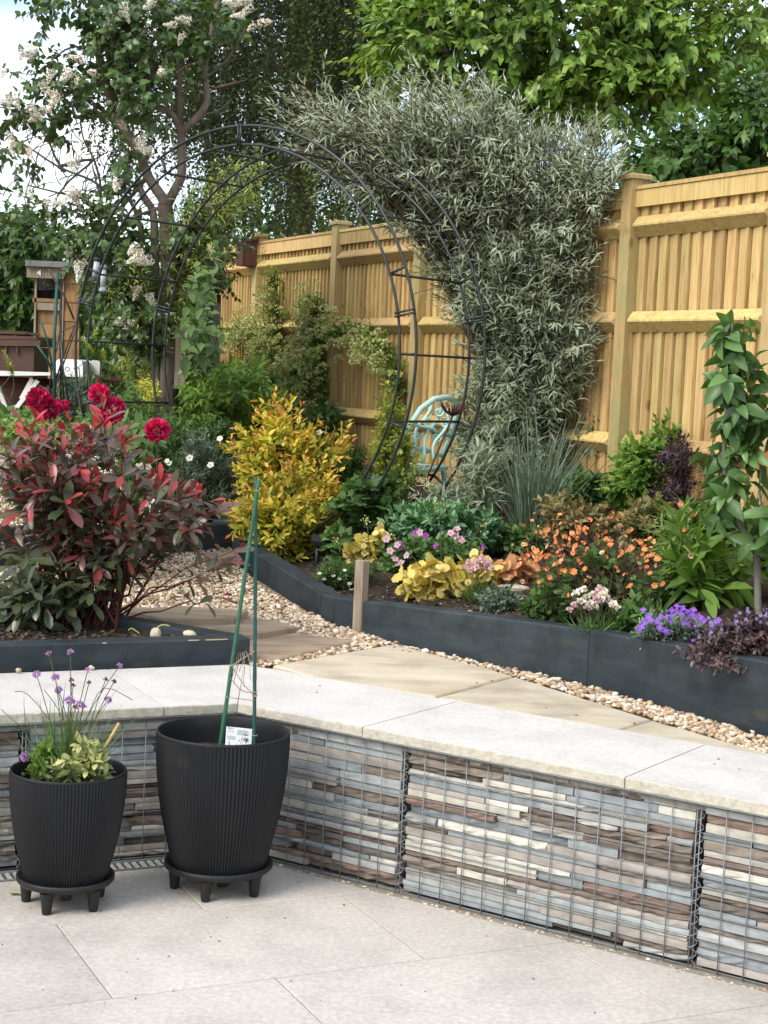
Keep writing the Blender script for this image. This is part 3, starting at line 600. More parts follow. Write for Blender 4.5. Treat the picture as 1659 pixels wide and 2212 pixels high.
# ------------------------------------------------------------------ gravel (one mass of small stones)
GC = np.array([(.60, .48, .33), (.66, .57, .44), (.47, .33, .19), (.38, .25, .14), (.72, .66, .56), (.54, .42, .28), (.30, .22, .15), (.62, .50, .37)])
def pebbles(name, P, R, seed, kind='stuff', parent=None, cols=GC):
    g = np.random.default_rng(seed); n = len(P); V = ICO_V[None] * (1 + .22 * g.normal(size=(n, 12, 1))); sc = np.c_[g.uniform(.8, 1.35, n), g.uniform(.6, 1, n), g.uniform(.4, .7, n)] * np.asarray(R)[:, None]
    V = V * sc[:, None]; a = g.uniform(0, 6.28, n); b = g.normal(0, .35, n); c, s_ = np.cos(b)[:, None], np.sin(b)[:, None]
    y, z = V[..., 1] * c - V[..., 2] * s_, V[..., 1] * s_ + V[..., 2] * c; c, s_ = np.cos(a)[:, None], np.sin(a)[:, None]; x = V[..., 0]
    V = np.stack([x * c - y * s_, x * s_ + y * c, z], -1) + np.asarray(P)[:, None]; T = (ICO_T[None] + (np.arange(n) * 12)[:, None, None]).reshape(-1, 3)
    col = cols[g.integers(0, len(cols), n)] * g.uniform(.75, 1.15, (n, 1)); o = np.asarray(P).mean(0) if parent is None else org(parent)
    ob = link(name, np_mesh(name, V.reshape(-1, 3) - o, T, M_STONES, col=np.repeat(col, 12, 0), smooth=True), parent)
    if parent is None: ob.location = o
    ob['kind'] = kind; return ob
gpoly = [tuple(gp(*q)[:2]) for q in [(555, 1266), (691, 1338), (720, 1351), (1267, 1484), (1659, 1596), (1760, 1628), (1760, 1680), (1659, 1636), (1407, 1553), (1109, 1460), (853, 1390), (590, 1438), (538, 1437), (500, 1375), (245, 1327), (-80, 1300), (-80, 1030), (300, 1090), (440, 1154), (512, 1154), (512, 1210)]]
gx = np.array(gpoly); g = np.random.default_rng(5); X = g.uniform(gx[:, 0].min(), gx[:, 0].max(), 190000); Y = g.uniform(gx[:, 1].min(), gx[:, 1].max(), 190000)
k = inpoly(gpoly, X, Y)
for px in ([(552, 1420), (536, 1384), (637, 1366), (755, 1388), (605, 1422)], [(390, 1343), (583, 1344), (630, 1357), (520, 1372), (470, 1376)], [(285, 1319), (400, 1316), (520, 1322), (500, 1334), (355, 1338)]): k &= ~inpoly([tuple(gp(u, v, .01)[:2]) for u, v in px], X, Y) | (g.random(len(X)) < .012)
X, Y = X[k], Y[k]; near = np.clip((11 - Y) / 3.5, .5, 1); k = g.random(len(X)) < near; X, Y = X[k][:42000], Y[k][:42000]
pebbles('gravel', np.c_[X, Y, G(Y) + g.uniform(-.004, .010, len(X))], g.uniform(.008, .017, len(X)) * np.where(Y > 7.6, .85, 1.0), 6)
t = g.uniform(0, 2.6, 330); q = CG[None] + ER[None] * t[:, None] + NR[None] * g.uniform(.004, .035, 330)[:, None]
pebbles('gravel', np.c_[q, np.full(330, -.006)], g.uniform(.004, .011, 330), 8)
pq = [on_z(u, v, ZC) for u, v in [(1030, 1475), (925, 1390), (1062, 1530 - 60), (1245, 1545), (1180, 1528), (1370, 1562), (870, 1405), (885, 1408), (852, 1398)]]
pebbles('grit', np.array(pq), np.full(len(pq), .005), 9, cols=GC[2:4] * .4)
pq = [on_z(u, v, ZC) for u, v in [(1552, 1640), (1597, 1662), (1543, 1651), (1560, 1655), (684, 1496), (691, 1482)]]
pebbles('grit', np.array(pq), np.array([.006, .004, .004, .003, .005, .006]), 10, cols=np.array([(.03, .025, .02), (.6, .58, .52)]))
pq = [on_z(g.uniform(0, 1500), g.uniform(1950, 2200), .001) for _ in range(34)]
pebbles('grit', np.array(pq), g.uniform(.0015, .004, 34), 11, cols=np.array([(.05, .04, .03), (.16, .12, .08)]))

# ------------------------------------------------------------------ the fence
fen = empty('garden_fence', (*P4[:2], .95), 'new yellow pine closeboard fence with square posts and three arris rails', 'fence')
def fs(u, v, off): p = fence_pt(u, v, off); return (p - P4) @ FD
fw = lambda s_, off, z: np.array([*(P4 + FD * s_ + FN * off)[:2], z])
PS = 0.10; s4 = fs(1337, 531, .065) - PS / 2; s2 = fs(893, 560, .065) - PS / 2; s1 = fs(714, 560, .065) - PS / 2; s0 = fs(545, 560, .065) - PS / 2; s3 = (s4 + s2) / 2
posts = [s4 - 3 * (s3 - s4), s4 - 2 * (s3 - s4), s4 - (s3 - s4), s4, s3, s2, s1, s0, s0 + 1.55]
axF = [FD, FN, np.array([0, 0, 1.])]
for k, s_ in enumerate(posts):
    m = MB(); m.box(fw(s_, .015, 1.75), axF, (PS / 2, .05, 1.05)); m.build('post', M_POST, fen)
    m = MB(); c = fw(s_, .015, 2.8); m.prism([(c + FD * a * .066 + FN * b * .066)[:2] for a, b in ((-1, -1), (1, -1), (1, 1), (-1, 1))], 2.802, 2.83, bev=.008); m.build('post_cap', M_OLDWOOD if 0 else M_POST, fen)
for k in range(len(posts) - 1):
    a, b = posts[k] + PS / 2, posts[k + 1] - PS / 2; ln = b - a; n = round(ln / (.096 if k < 5 else .074)); wd = ln / n; mid = (a + b) / 2
    bm = MB(); hw = wd / 2 - .0045                                     # feather edged board: thick edge towards the viewer's right
    V = [(x, y, z) for z in (-.80, .82) for x, y in ((-hw, -.012), (hw, -.012), (hw, .003), (-hw, .019))]
    bm.add(V, [(3, 2, 1, 0), (4, 5, 6, 7), (0, 1, 5, 4), (1, 2, 6, 5), (2, 3, 7, 6), (3, 0, 4, 7)]); me = bm.mesh('board', M_FENCE)
    for i in range(n):
        c = fw(a + wd * (i + .5), .0 + random.uniform(-.0015, .0015), 1.90); tilt = random.gauss(0, .0025); X_ = FD * math.cos(tilt) + np.array([0, 0, math.sin(tilt)]); Z_ = np.cross(X_, FN); Z_ = Z_ if Z_[2] > 0 else -Z_; c = c - np.array(fen.location)
        link('board', me, fen, Matrix(((X_[0], FN[0], Z_[0], c[0]), (X_[1], FN[1], Z_[1], c[1]), (X_[2], FN[2], Z_[2], c[2]), (0, 0, 0, 1))))
    for z in (2.545, 2.035, 1.37):
        m = MB(); pr = [(.019, -.058), (.082, -.004), (.082, .006), (.019, .055)]; V = []
        for s_, sg in ((a, 1), (b, -1)):
            for o_, dz in pr: V.append(fw(s_ + sg * (o_ - .019) * (.75 if s_ == b else .12), o_, z + dz))
        m.add(V, [(0, 1, 5, 4), (1, 2, 6, 5), (2, 3, 7, 6), (3, 0, 4, 7), (3, 2, 1, 0), (4, 5, 6, 7)]); m.build('arris_rail', M_FENCE, fen)
    m = MB(); m.box(fw(mid, .028, 2.695), axF, (ln / 2, .010, .045)); m.build('counter_rail', M_FENCE, fen)
    m = MB(); m.box(fw(mid, .012, 2.752), axF, (ln / 2, .034, .010)); m.build('capping', M_FENCE, fen)
    m = MB(); m.box(fw(mid, .008, 1.01), axF, (ln / 2, .014, .085)); m.build('gravel_board', M_FENCE, fen)
    m = MB(); m.box(fw(mid, -.030, 1.90), axF, (ln / 2, .004, .80)); m.build('added_gap_backing', M_FENCE, fen)  # added behind the boards so the slots darken; blocks light through the gaps
# ------------------------------------------------------------------ pots, stands and what stands in the pots
def pot(cx, cy, z0, hgt, R, label):
    o = empty('plant_pot', (cx, cy, z0), label, 'plant pot', 'charcoal ribbed plant pots'); s = hgt / .435; q = R / .215
    pr = [(.0, 0), (.142, 0), (.152, .004), (.163, .05), (.178, .11), (.191, .17), (.201, .23), (.208, .29), (.2125, .35), (.2145, .40), (.2145, .425)]
    m = MB(); m.lathe([(r * q, z * s) for r, z in pr], (cx, cy, z0), 210, 0, False, .0022 * q); 
    rim = [(.2145, .425), (.2150, .431), (.2135, .435), (.2105, .435), (.2085, .431), (.2075, .40), (.203, .30), (.198, .25)]
    m.build('body', M_POT, o); m = MB(); m.lathe([(r * q, z * s) for r, z in rim], (cx, cy, z0), 96); m.build('rim', M_POT, o)
    zs = z0 + hgt * .80; g = np.random.default_rng(3); m = MB(); k = 40; rr = .2035 * q
    V = [(cx, cy, zs + .01)] + [(cx + rr * f * math.cos(2 * math.pi * j / k), cy + rr * f * math.sin(2 * math.pi * j / k), zs + g.normal(0, .004)) for f in (.33, .66, 1.) for j in range(k)]
    F = [(0, 1 + j, 1 + (j + 1) % k) for j in range(k)] + [(1 + i * k + j, 1 + (i + 1) * k + j, 1 + (i + 1) * k + (j + 1) % k, 1 + i * k + (j + 1) % k) for i in range(2) for j in range(k)]
    m.add(V, F, 0, True); m.build('soil', M_SOIL, o); return o
def stand(cx, cy, R, label, a0):
    o = empty('pot_stand', (cx, cy, 0), label, 'pot stand', 'black plastic stands under the pots')
    m = MB(); m.lathe([(.02, .070), (R * .86, .070), (R * .95, .072), (R, .080), (R * 1.005, .093), (R * .985, .0965), (R * .93, .088), (R * .9, .0835), (.02, .0835)], (cx, cy, 0), 56); m.build('tray', M_STAND, o)
    for j in range(5):
        a = a0 + j * 2 * math.pi / 5; x, y = cx + R * .80 * math.cos(a), cy + R * .80 * math.sin(a); m = MB(); m.lathe([(.0, .0005), (.0125, .0005), (.0145, .004), (.020, .055), (.024, .069)], (x, y, 0), 10); m.build('leg', M_STAND, o)
    for j in range(3):
        a = a0 + .5 + j * 2.1; x, y = cx + R * .38 * math.cos(a), cy + R * .38 * math.sin(a); m = MB(); m.lathe([(0, .03), (.018, .03), (.020, .069)], (x, y, 0), 10, closed=True); m.build('peg', M_STAND, o)
PRx, PRy, PLx, PLy = -.487, 5.24, -.945, 5.03
stand(PRx, PRy, .176, 'black plastic tray on feet under the large pot with the canes', -1.75); stand(PLx, PLy, .152, 'black plastic tray on feet under the smaller pot of herbs', -1.85)
pot(PRx, PRy, .084, .441, .215, 'large charcoal ribbed pot holding two green canes'); pot(PLx, PLy, .084, .345, .180, 'smaller charcoal ribbed pot planted with chives and sage')
M_CANE = m_noise('green plastic cane', [(.018, .085, .045), (.035, .13, .075)], 30., .5, .1); M_CANE2 = m_noise('dark green plastic cane', [(.014, .06, .052), (.025, .09, .078)], 30., .5, .1)
def cane(a, b, r, mat, lab):
    m = MB(); n = 26; P = [a + (b - a) * i / n for i in range(n + 1)]; m.tube(P, [r * (1.14 if i % 4 == 0 else 1) * (1 - .15 * i / n) for i in range(n + 1)], 8)
    return solo('garden_cane', m, mat, lab, 'cane', 'green canes in the large pot')
c1a, c1b, c2a, c2b = at(470, 1650, 5.22), at(559, 1036, 5.30), at(549, 1650, 5.26), at(553, 1030, 5.32)
cane(c1a, c1b, .0068, M_CANE, 'lighter green cane leaning right in the large pot'); cane(c2a, c2b, .0062, M_CANE2, 'upright dark green cane in the large pot')
M_TWINE = m_noise('jute twine', [(.30, .22, .13), (.45, .36, .24)], 60., .9, .2)
tw = empty('garden_twine', at(520, 1450, 5.26), 'loose brown jute twine strung between the two green canes', 'twine')
def on_c(a, b, v):
    t = (proj(a)[1] - v) / (proj(a)[1] - proj(b)[1]); return a + (b - a) * t
for (v1, v2, sag, nm) in [(1437, 1405, .0, 'strand'), (1437, 1500, .01, 'strand'), (1505, 1512, .0, 'strand'), (1462, 1493, .02, 'strand'), (1180, 1185, 0, 'strand')]:
    p, q = on_c(c1a, c1b, v1) - np.array([0, .008, 0]), on_c(c2a, c2b, v2) - np.array([0, .008, 0]); m = MB(); m.tube([p + (q - p) * t - np.array([0, 0, sag * math.sin(math.pi * t)]) for t in np.linspace(0, 1, 7)], .0013, 4); m.build(nm, M_TWINE, tw)
for (u0, v0, u1, v1) in [(514, 1412, 508, 1478), (518, 1410, 516, 1440), (523, 1409, 530, 1485), (527, 1408, 520, 1452), (531, 1406, 545, 1470), (511, 1420, 503, 1470)]:
    m = MB(); m.tube([at(u0 + (u1 - u0) * t + 3 * math.sin(5 * t), v0 + (v1 - v0) * t, 5.26) for t in np.linspace(0, 1, 6)], .0011, 4); m.build('strand', M_TWINE, tw)
for (a, b, v) in [(c1a, c1b, 1437), (c1a, c1b, 1505), (c2a, c2b, 1503), (c2a, c2b, 1500), (c2a, c2b, 1588), (c1a, c1b, 1060), (c2a, c2b, 1494)]:
    c = on_c(a, b, v); m = MB(); m.tube([c + .0082 * np.array([math.cos(t), math.sin(t), .12 * math.sin(2 * t)]) for t in np.linspace(0, 2 * math.pi, 12, endpoint=False)], .0015, 4, closed=True); m.build('knot', M_TWINE, tw)
# plant label in the big pot
M_CARD = m_plain('white card', (.60, .64, .66), .6); M_INK = m_plain('grey print', (.04, .05, .055), .7); M_PALEINK = m_plain('pale print', (.24, .27, .29), .7)
lc = [at(487, 1600, 5.35), at(543, 1606, 5.35), at(545, 1572, 5.37), at(489, 1569, 5.37)]; lab = empty('plant_label', (lc[0] + lc[1]) / 2, 'white printed plant label card stuck in the large pot between the canes', 'plant label')
ex, ez = unit(lc[1] - lc[0]), unit(lc[3] - lc[0]); en = np.cross(ex, ez); lw, lh = np.linalg.norm(lc[1] - lc[0]), np.linalg.norm(lc[3] - lc[0])
en = en if en[1] < 0 else -en
m = MB(); m.box(lc[0] + ex * lw / 2 + ez * (lh / 2 - .012), [ex, ez, en], (lw / 2, lh / 2 + .012, .0006)); m.build('card', M_CARD, lab)
def print_(x0, x1, y0, y1, mat, nm='print'):
    m = MB(); m.box(lc[0] + ex * lw * (x0 + x1) / 2 + ez * lh * (y0 + y1) / 2 + en * .0009, [ex, ez, en], (lw * (x1 - x0) / 2, lh * (y1 - y0) / 2, .0001)); m.build(nm, mat, lab)
for k in range(9): print_(.43, .92 - .05 * (k % 3), .50 + k * .042, .52 + k * .042, M_PALEINK, 'text_line')
for k in range(6): print_(.07, .38, .12 + k * .045, .135 + k * .045, M_PALEINK, 'text_line')
x = .68
for k in range(11): w_ = random.choice([.006, .010, .016]); print_(x, x + w_, .10, .32, M_INK, 'barcode_bar'); x += w_ + random.choice([.006, .010])
for cx_ in (.14, .27):
    m = MB(); m.tube([lc[0] + ex * (lw * cx_ + .0034 * math.cos(t)) + ez * (lh * .70 + .0034 * math.sin(t)) + en * .001 for t in np.linspace(0, 6.283, 16, endpoint=False)], .0005, 4, closed=True); m.build('symbol', M_PALEINK, lab)
fc_ = D.curves.new('lettering', 'FONT'); fc_.body = 'Enerva'; fc_.size = .0105; fc_.extrude = .0001; fo_ = D.objects.new('lettering', fc_); COL.objects.link(fo_); fc_.materials.append(M_INK)
bpy.context.view_layer.update(); fme = D.meshes.new_from_object(fo_.evaluated_get(bpy.context.evaluated_depsgraph_get())); D.objects.remove(fo_); fo_ = link('lettering', fme, lab)
p = lc[0] + ex * lw * .06 + ez * lh * .84 + en * .0010 - np.array(lab.location); fo_.matrix_local = Matrix(((ex[0], ez[0], en[0], p[0]), (ex[1], ez[1], en[1], p[1]), (ex[2], ez[2], en[2], p[2]), (0, 0, 0, 1)))

# ------------------------------------------------------------------ moon gate arch of black steel tube
AK = 9.0 / 7.6; AC = np.array([-.7293 * AK, 9.0, 1.70 + .0655 * AK]); AR = 1.0226 * AK; AH = math.radians(35.18); AG = .552 * AK; An = np.array([math.sin(AH), math.cos(AH), 0]); Ae = np.array([math.cos(AH), -math.sin(AH), 0]); AI = .938 * AK
ar = empty('garden_arch', AC - np.array([0, 0, AR]), 'round black steel moon gate arch of double rings over the planting', 'garden arch')
ring = lambda r, g_, t: AC + An * g_ + Ae * (r * math.cos(t)) + np.array([0, 0, r * math.sin(t)])
for g_ in (0, AG):
    for r, rad in ((AR, .0080), (AI, .0074)):
        m = MB(); m.tube([ring(r, g_, t) for t in np.linspace(0, 2 * math.pi, 120, endpoint=False)], rad, 8, closed=True); m.build('ring', M_METAL, ar)
tt = np.linspace(0, 2 * math.pi, 1440); RP = np.array([proj(ring(AR, 0, t))[:2] for t in tt]); angs = []
for q in [(164, 735), (187, 578), (252, 443), (346, 340), (452, 284), (592, 275), (732, 344), (804, 432), (868, 578), (902, 766), (876, 925), (814, 1059), (176, 876), (260, 1010), (350, 1130), (700, 1190)]:
    angs.append(tt[np.hypot(*(RP - np.array(q)).T).argmin()])
for t in angs:
    for g_ in (0, AG): m = MB(); m.tube([ring(AI, g_, t), ring(AR, g_, t)], .007, 6); m.build('rung', M_METAL, ar)
    m = MB(); m.tube([ring(AI, 0, t), ring(AI, AG, t)], .0073, 6); m.build('cross_bar', M_METAL, ar)
for q in [(171, 647), (893, 672), (520, 269)]:
    t = tt[np.hypot(*(RP - np.array(q)).T).argmin()]
    for g_ in (0, AG):
        m = MB(); c = ring((AI + AR) / 2, g_, t); er = unit(ring(AR, g_, t) - ring(AI, g_, t)); et = np.cross(er, An)
        for s_ in (-.009, .009): m.tube([c - er * .062 + et * s_ - An * .009, c + er * .062 + et * s_ - An * .009], .006, 6)
        m.build('clamp', M_METAL, ar)

# ------------------------------------------------------------------ small things in the garden
M_GLASS = m_noise('frosted feeder tube', [(.30, .36, .40), (.48, .54, .57)], 12., .25, 0, spec=.5); M_BLUEGREY = m_plain('blue grey plastic', (.22, .27, .32), .4); M_BLK = m_plain('black plastic trim', (.02, .022, .025), .45)
def feeder(u0, v0, u1, v1, Y, w_, lab, capm, basem):
    a, b = at(u0, v0, Y), at(u1, v1, Y); o = empty('bird_feeder', b, lab, 'bird feeder', 'tube bird feeders hung at the arch'); d = a - b; P = lambda t: b + d * t
    m = MB(); m.tube([P(.14), P(.86)], w_ * .82, 12); m.build('tube', M_GLASS, o)
    m = MB(); m.tube([P(.84), P(.93), P(1.0)], [w_, w_ * .98, w_ * .7], 12); m.build('cap', capm, o)
    m = MB(); m.tube([P(0), P(.05), P(.17)], [w_ * 1.35, w_ * 1.3, w_ * .85], 12); m.build('base', basem, o)
    m = MB(); m.tube([P(1.0) + np.array([.012, 0, 0]), P(1.18) + np.array([.008, 0, 0]), P(1.28), P(1.18) - np.array([.008, 0, 0]), P(1.0) - np.array([.012, 0, 0])], .002, 5); m.build('hanger', M_BLK, o)
feeder(211, 556, 204, 607, 9.75, .022, 'blue grey bird feeder with a black base, hanging higher at the left of the arch', M_BLK, M_BLK); feeder(224, 572, 222, 630, 9.9, .020, 'pale bird feeder with a blue grey flared base, the lower of the two', M_BLUEGREY, M_BLUEGREY)
# bird box on the fence post
M_BOX = m_noise('maroon stained wood', [(.055, .022, .017), (.10, .042, .032)], 10., .7, .3, stretch=(1, 1, .2)); bo = fence_pt(533, 575, .12); bb = empty('bird_box', bo, 'maroon wooden bird box fixed to the far fence post', 'bird box')
bx_ = lambda a, n_, z: bo + FD * a + FN * n_ + np.array([0, 0, z])
m = MB(); V = [bx_(a, n_, z) for a in (-.085, .085) for n_, z in ((-.06, 0), (.07, 0), (.07, .19), (-.06, .22))]; m.add(V, [(0, 1, 2, 3), (7, 6, 5, 4), (0, 4, 5, 1), (1, 5, 6, 2), (2, 6, 7, 3), (3, 7, 4, 0)]); m.build('body', M_BOX, bb)
m = MB(); m.add([bx_(a, n_, z) for a in (-.105, .105) for n_, z in ((-.06, .222), (.10, .19), (.10, .203), (-.06, .237))], [(0, 1, 2, 3), (7, 6, 5, 4), (0, 4, 5, 1), (1, 5, 6, 2), (2, 6, 7, 3), (3, 7, 4, 0)]); m.build('roof', M_BOX, bb)
m = MB(); c = bx_(0, .071, .135); m.tube([c, c + FN * .003], .016, 12); m.build('entrance_hole', M_DARK, bb)
# shed / store at far left
Ysh = 13.2; sp_ = lambda u, v, dy=0.: at(u, v, Ysh + dy)
def board(parent, u0, v0, u1, v1, th, mat, name, dy=0.):
    """rectangular timber whose face corners are seen at (u0,v0)-(u1,v1), th deep"""
    a, b = sp_(u0, v1, dy), sp_(u1, v0, dy); c = (a + b) / 2; m = MB(); m.box((c[0], Ysh + dy + th / 2, c[2]), [(1, 0, 0), (0, 1, 0), (0, 0, 1)], ((b[0] - a[0]) / 2, th / 2, (b[2] - a[2]) / 2)); return m.build(name, mat, parent)
sh = empty('garden_store', sp_(110, 900), 'small wooden open fronted garden store with a shelf and clapboard side', 'garden store')
board(sh, 66, 585, 80, 960, .07, M_OLDWOOD, 'corner_post'); board(sh, 129, 590, 136, 960, .07, M_OLDWOOD, 'corner_post'); board(sh, 57, 575, 137, 599, .04, M_OLDWOOD, 'fascia', -.05); board(sh, 80, 654, 129, 669, .04, M_OLDWOOD, 'shelf_edge', .0); board(sh, 70, 646, 130, 653, .45, M_SHED, 'shelf', .0)
for k in range(11): board(sh, 81, 672 + k * 27, 128.5, 698 + k * 27, .02, M_SHED, 'board', .03 + .004 * (k % 2))
for k in range(18): board(sh, 137, 590 + k * 20.5, 171, 611 + k * 20.5, .018, M_SHED, 'board', .01 + .008 * (k % 2))
board(sh, 66, 572, 172, 960, .03, M_DARK, 'back_panel', .55); board(sh, 54, 567, 176, 574, .75, m_noise('roofing felt', [(.12, .13, .13), (.22, .23, .22)], 20., .9, .3), 'roof', -.09)
M_GREENP = m_plain('green plastic', (.03, .085, .07), .5)
for (u, v, r, h_, mat, lab) in [(96, 646, .10, .075, M_BLK, 'black round planter bowl on the shelf of the garden store'), (119, 646, .055, .085, M_GREENP, 'small green flower pot on the shelf of the garden store')]:
    c = sp_(u, v, .12); m = MB(); m.lathe([(0, 0), (r * .75, 0), (r, h_), (r * 1.06, h_), (r * 1.06, h_ * .85), (r, h_ * .85)], c, 18); solo('flower_pot', m, mat, lab, 'flower pot')
m = MB(); T3 = [sp_(79, 589, -.056), sp_(88, 596, -.056), sp_(88, 582, -.056)]; m.add(T3 + [p + np.array([0, .005, 0]) for p in T3], [(0, 1, 2), (5, 4, 3), (0, 3, 4, 1), (1, 4, 5, 2), (2, 5, 3, 0)]); m.build('reflector', m_plain('white reflector', (.7, .7, .68), .4), sh)
# wheelie bin
M_BIN = m_noise('brown plastic', [(.070, .034, .024), (.095, .048, .035)], 5., .5, .15, 120., .002); Yb = 11.6
wb = empty('wheelie_bin', at(20, 960, Yb), 'brown wheelie bin with closed lid at the left edge', 'wheelie bin')
def hexa(a, b, c, d, dep, mat, name, parent, Y, shrink=0.):
    """box from four face corners in pixels (tl, tr, br, bl), dep metres deep"""
    F4 = [at(*q, Y) for q in (a, b, c, d)]; B4 = [p + np.array([0, dep, 0]) for p in F4]; m = MB(); m.add(F4 + B4, [(0, 3, 2, 1), (4, 5, 6, 7), (0, 1, 5, 4), (1, 2, 6, 5), (2, 3, 7, 6), (3, 0, 4, 7)]); return m.build(name, mat, parent)
hexa((-62, 746), (74, 750), (66, 960), (-50, 960), .5, M_BIN, 'body', wb, Yb); hexa((-70, 733), (88, 735), (86, 748), (-70, 746), .58, M_BIN, 'rim', wb, Yb - .04); hexa((-66, 722), (78, 727), (80, 734), (-68, 732), .56, M_BIN, 'lid', wb, Yb - .03); hexa((-60, 712), (50, 716), (56, 722.5), (-60, 720), .5, M_BIN, 'lid', wb, Yb)
for u in (12, 36): hexa((u - 2, 748), (u + 3, 748), (u + 2, 765), (u - 1, 765), .03, M_BIN, 'rib', wb, Yb - .025)
m = MB(); m.tube([at(54, 722, Yb - .02), at(58, 717, Yb - .02), at(60, 722, Yb - .02)], .008, 6); m.build('handle', M_BIN, wb)
# white folding table in front of it
M_WHITE = m_noise('chalky white paint', [(.60, .60, .56), (.78, .78, .75)], 14., .6, .1, speck=(60., .70, (.30, .22, .15))); Yt = 10.9
tb = empty('folding_table', at(40, 950, Yt), 'old white folding table with flaking crossed legs at the left edge', 'table')
hexa((-60, 800), (113, 806), (113, 811), (-60, 812), .55, M_WHITE, 'table_top', tb, Yt); 
for (a, b) in [((82, 822), (32, 886)), ((70, 818), (46, 862)), ((-10, 820), (12, 880)), ((30, 886), (22, 940))]:
    m = MB(); p, q = at(*a, Yt + .05), at(*b, Yt + .08); d = unit(q - p); m.box((p + q) / 2, [d, (0, 1, 0), np.cross(d, (0, 1, 0))], (np.linalg.norm(q - p) / 2, .012, .014)); m.build('leg', M_WHITE, tb)
rb = empty('old_barrel', at(45, 960, 11.3), 'rust brown tub standing under the white table', 'barrel'); c = at(40, 960, 11.32); m = MB(); m.lathe([(0, 0), (.20, 0), (.235, .2), (.24, .40), (.22, .46), (.2, .46)], c, 24); m.build('body', m_noise('rust brown plastic', [(.05, .018, .013), (.10, .04, .03)], 6., .6, .2), rb); m = MB(); m.tube([c + np.array([.242 * math.cos(t), .242 * math.sin(t), .40]) for t in np.linspace(0, 6.283, 24, endpoint=False)], .008, 5, closed=True); m.build('hoop', M_RUST, rb)
# white lidded box on legs
Yw = 11.2; wl = empty('patio_heater_box', at(150, 930, Yw), 'white rounded lid on a dark box with thin white legs beside the wooden store', 'lidded box'); wl.name = 'lidded_box'
P8 = [at(u, v, Yw) for u, v in [(118, 812), (119, 786), (123, 778), (130, 775), (170, 777), (177, 781), (179, 790), (179, 815)]]; m = MB(); n = 8; m.add(P8 + [p + np.array([0, .38, 0]) for p in P8], [tuple(range(n)), tuple(range(n, 2 * n))[::-1]] + [(i, i + n, (i + 1) % n + n, (i + 1) % n) for i in range(n)]); m.build('lid', m_plain('gloss white', (.80, .82, .82), .35), wl)
hexa((126, 814), (177, 815), (174, 856), (130, 855), .34, m_plain('slate grey', (.05, .055, .06), .5), 'body', wl, Yw + .01)
for u in (120, 177): m = MB(); m.tube([at(u, 812, Yw + .02), at(u - 2, 900, Yw + .02)], .009, 6); m.build('leg', M_WHITE, wl)
m = MB(); m.tube([at(145 + 4.5 * math.cos(t), 797 + 4.5 * math.sin(t), Yw - .002) for t in np.linspace(0, 6.28, 16, endpoint=False)], .0022, 4, closed=True); m.build('emblem', M_PALEINK, wl); m = MB(); m.tube([at(161, 796, Yw - .004), at(161, 796, Yw)], .005, 8); m.build('knob', M_INK, wl)
wp = MB(); P5 = [at(u, v, 11.5) for u, v in [(196, 783), (199, 778), (212, 779), (216, 783), (215, 808), (211, 812), (197, 800)]]; n = 7; wp.add(P5 + [p + np.array([0, .05, 0]) for p in P5], [tuple(range(n)), tuple(range(n, 2 * n))[::-1]] + [(i, i + n, (i + 1) % n + n, (i + 1) % n) for i in range(n)]); solo('white_panel', wp, M_WHITE, 'small white panel half hidden by leaves right of the lidded box', 'panel')
# bare obelisk of canes
ob = empty('plant_support', at(135, 900, 10.4), 'bare dark wigwam of canes and twigs in front of the wooden store', 'plant support')
for (a, b, r, mat) in [((125, 588), (118, 880), .011, M_CANE2), ((132, 590), (131, 880), .006, M_METAL), ((130, 715), (102, 885), .006, M_METAL), ((131, 715), (150, 880), .006, M_METAL), ((131, 717), (165, 700), .004, M_BROWNTWIG), ((105, 582), (160, 690), .007, M_BROWNTWIG), ((166, 690), (112, 850), .006, M_BROWNTWIG), ((163, 712), (100, 892), .005, M_BROWNTWIG), ((88, 692), (112, 790), .006, M_CANE2), ((80, 745), (112, 800), .008, M_CANE2), ((131, 720), (138, 870), .005, M_METAL)]:
    m = MB(); p, q = at(*a, 10.4 + random.uniform(-.1, .1)), at(*b, 10.4 + random.uniform(-.12, .12)); m.tube([p, (p + q) / 2 + np.array([random.uniform(-.015, .015), 0, 0]), q], r, 6); m.build('cane', mat, ob)
# old posts
for (u, v0, v1, Y, w_, cap_, lab) in [(451, 654, 850, 11.6, .055, True, 'grey weathered post with a black cap in front of the far fence'), (397, 688, 840, 11.0, .042, False, 'shorter pale brown post left of the capped grey post')]:
    a, b = at(u, v1, Y), at(u, v0, Y); o = empty('old_post', a, lab, 'post'); m = MB(); m.box((a + b) / 2, [(.9, -.43, 0), (.43, .9, 0), (0, 0, 1)], (w_, w_, np.linalg.norm(b - a) / 2)); m.build('shaft', M_GREYBARK if cap_ else M_OLDWOOD, o)
    if cap_: m = MB(); m.box(b + np.array([0, 0, .02]), [(.9, -.43, 0), (.43, .9, 0), (0, 0, 1)], (w_ * 1.12, w_ * 1.12, .04)); m.build('cap', M_DARK, o)
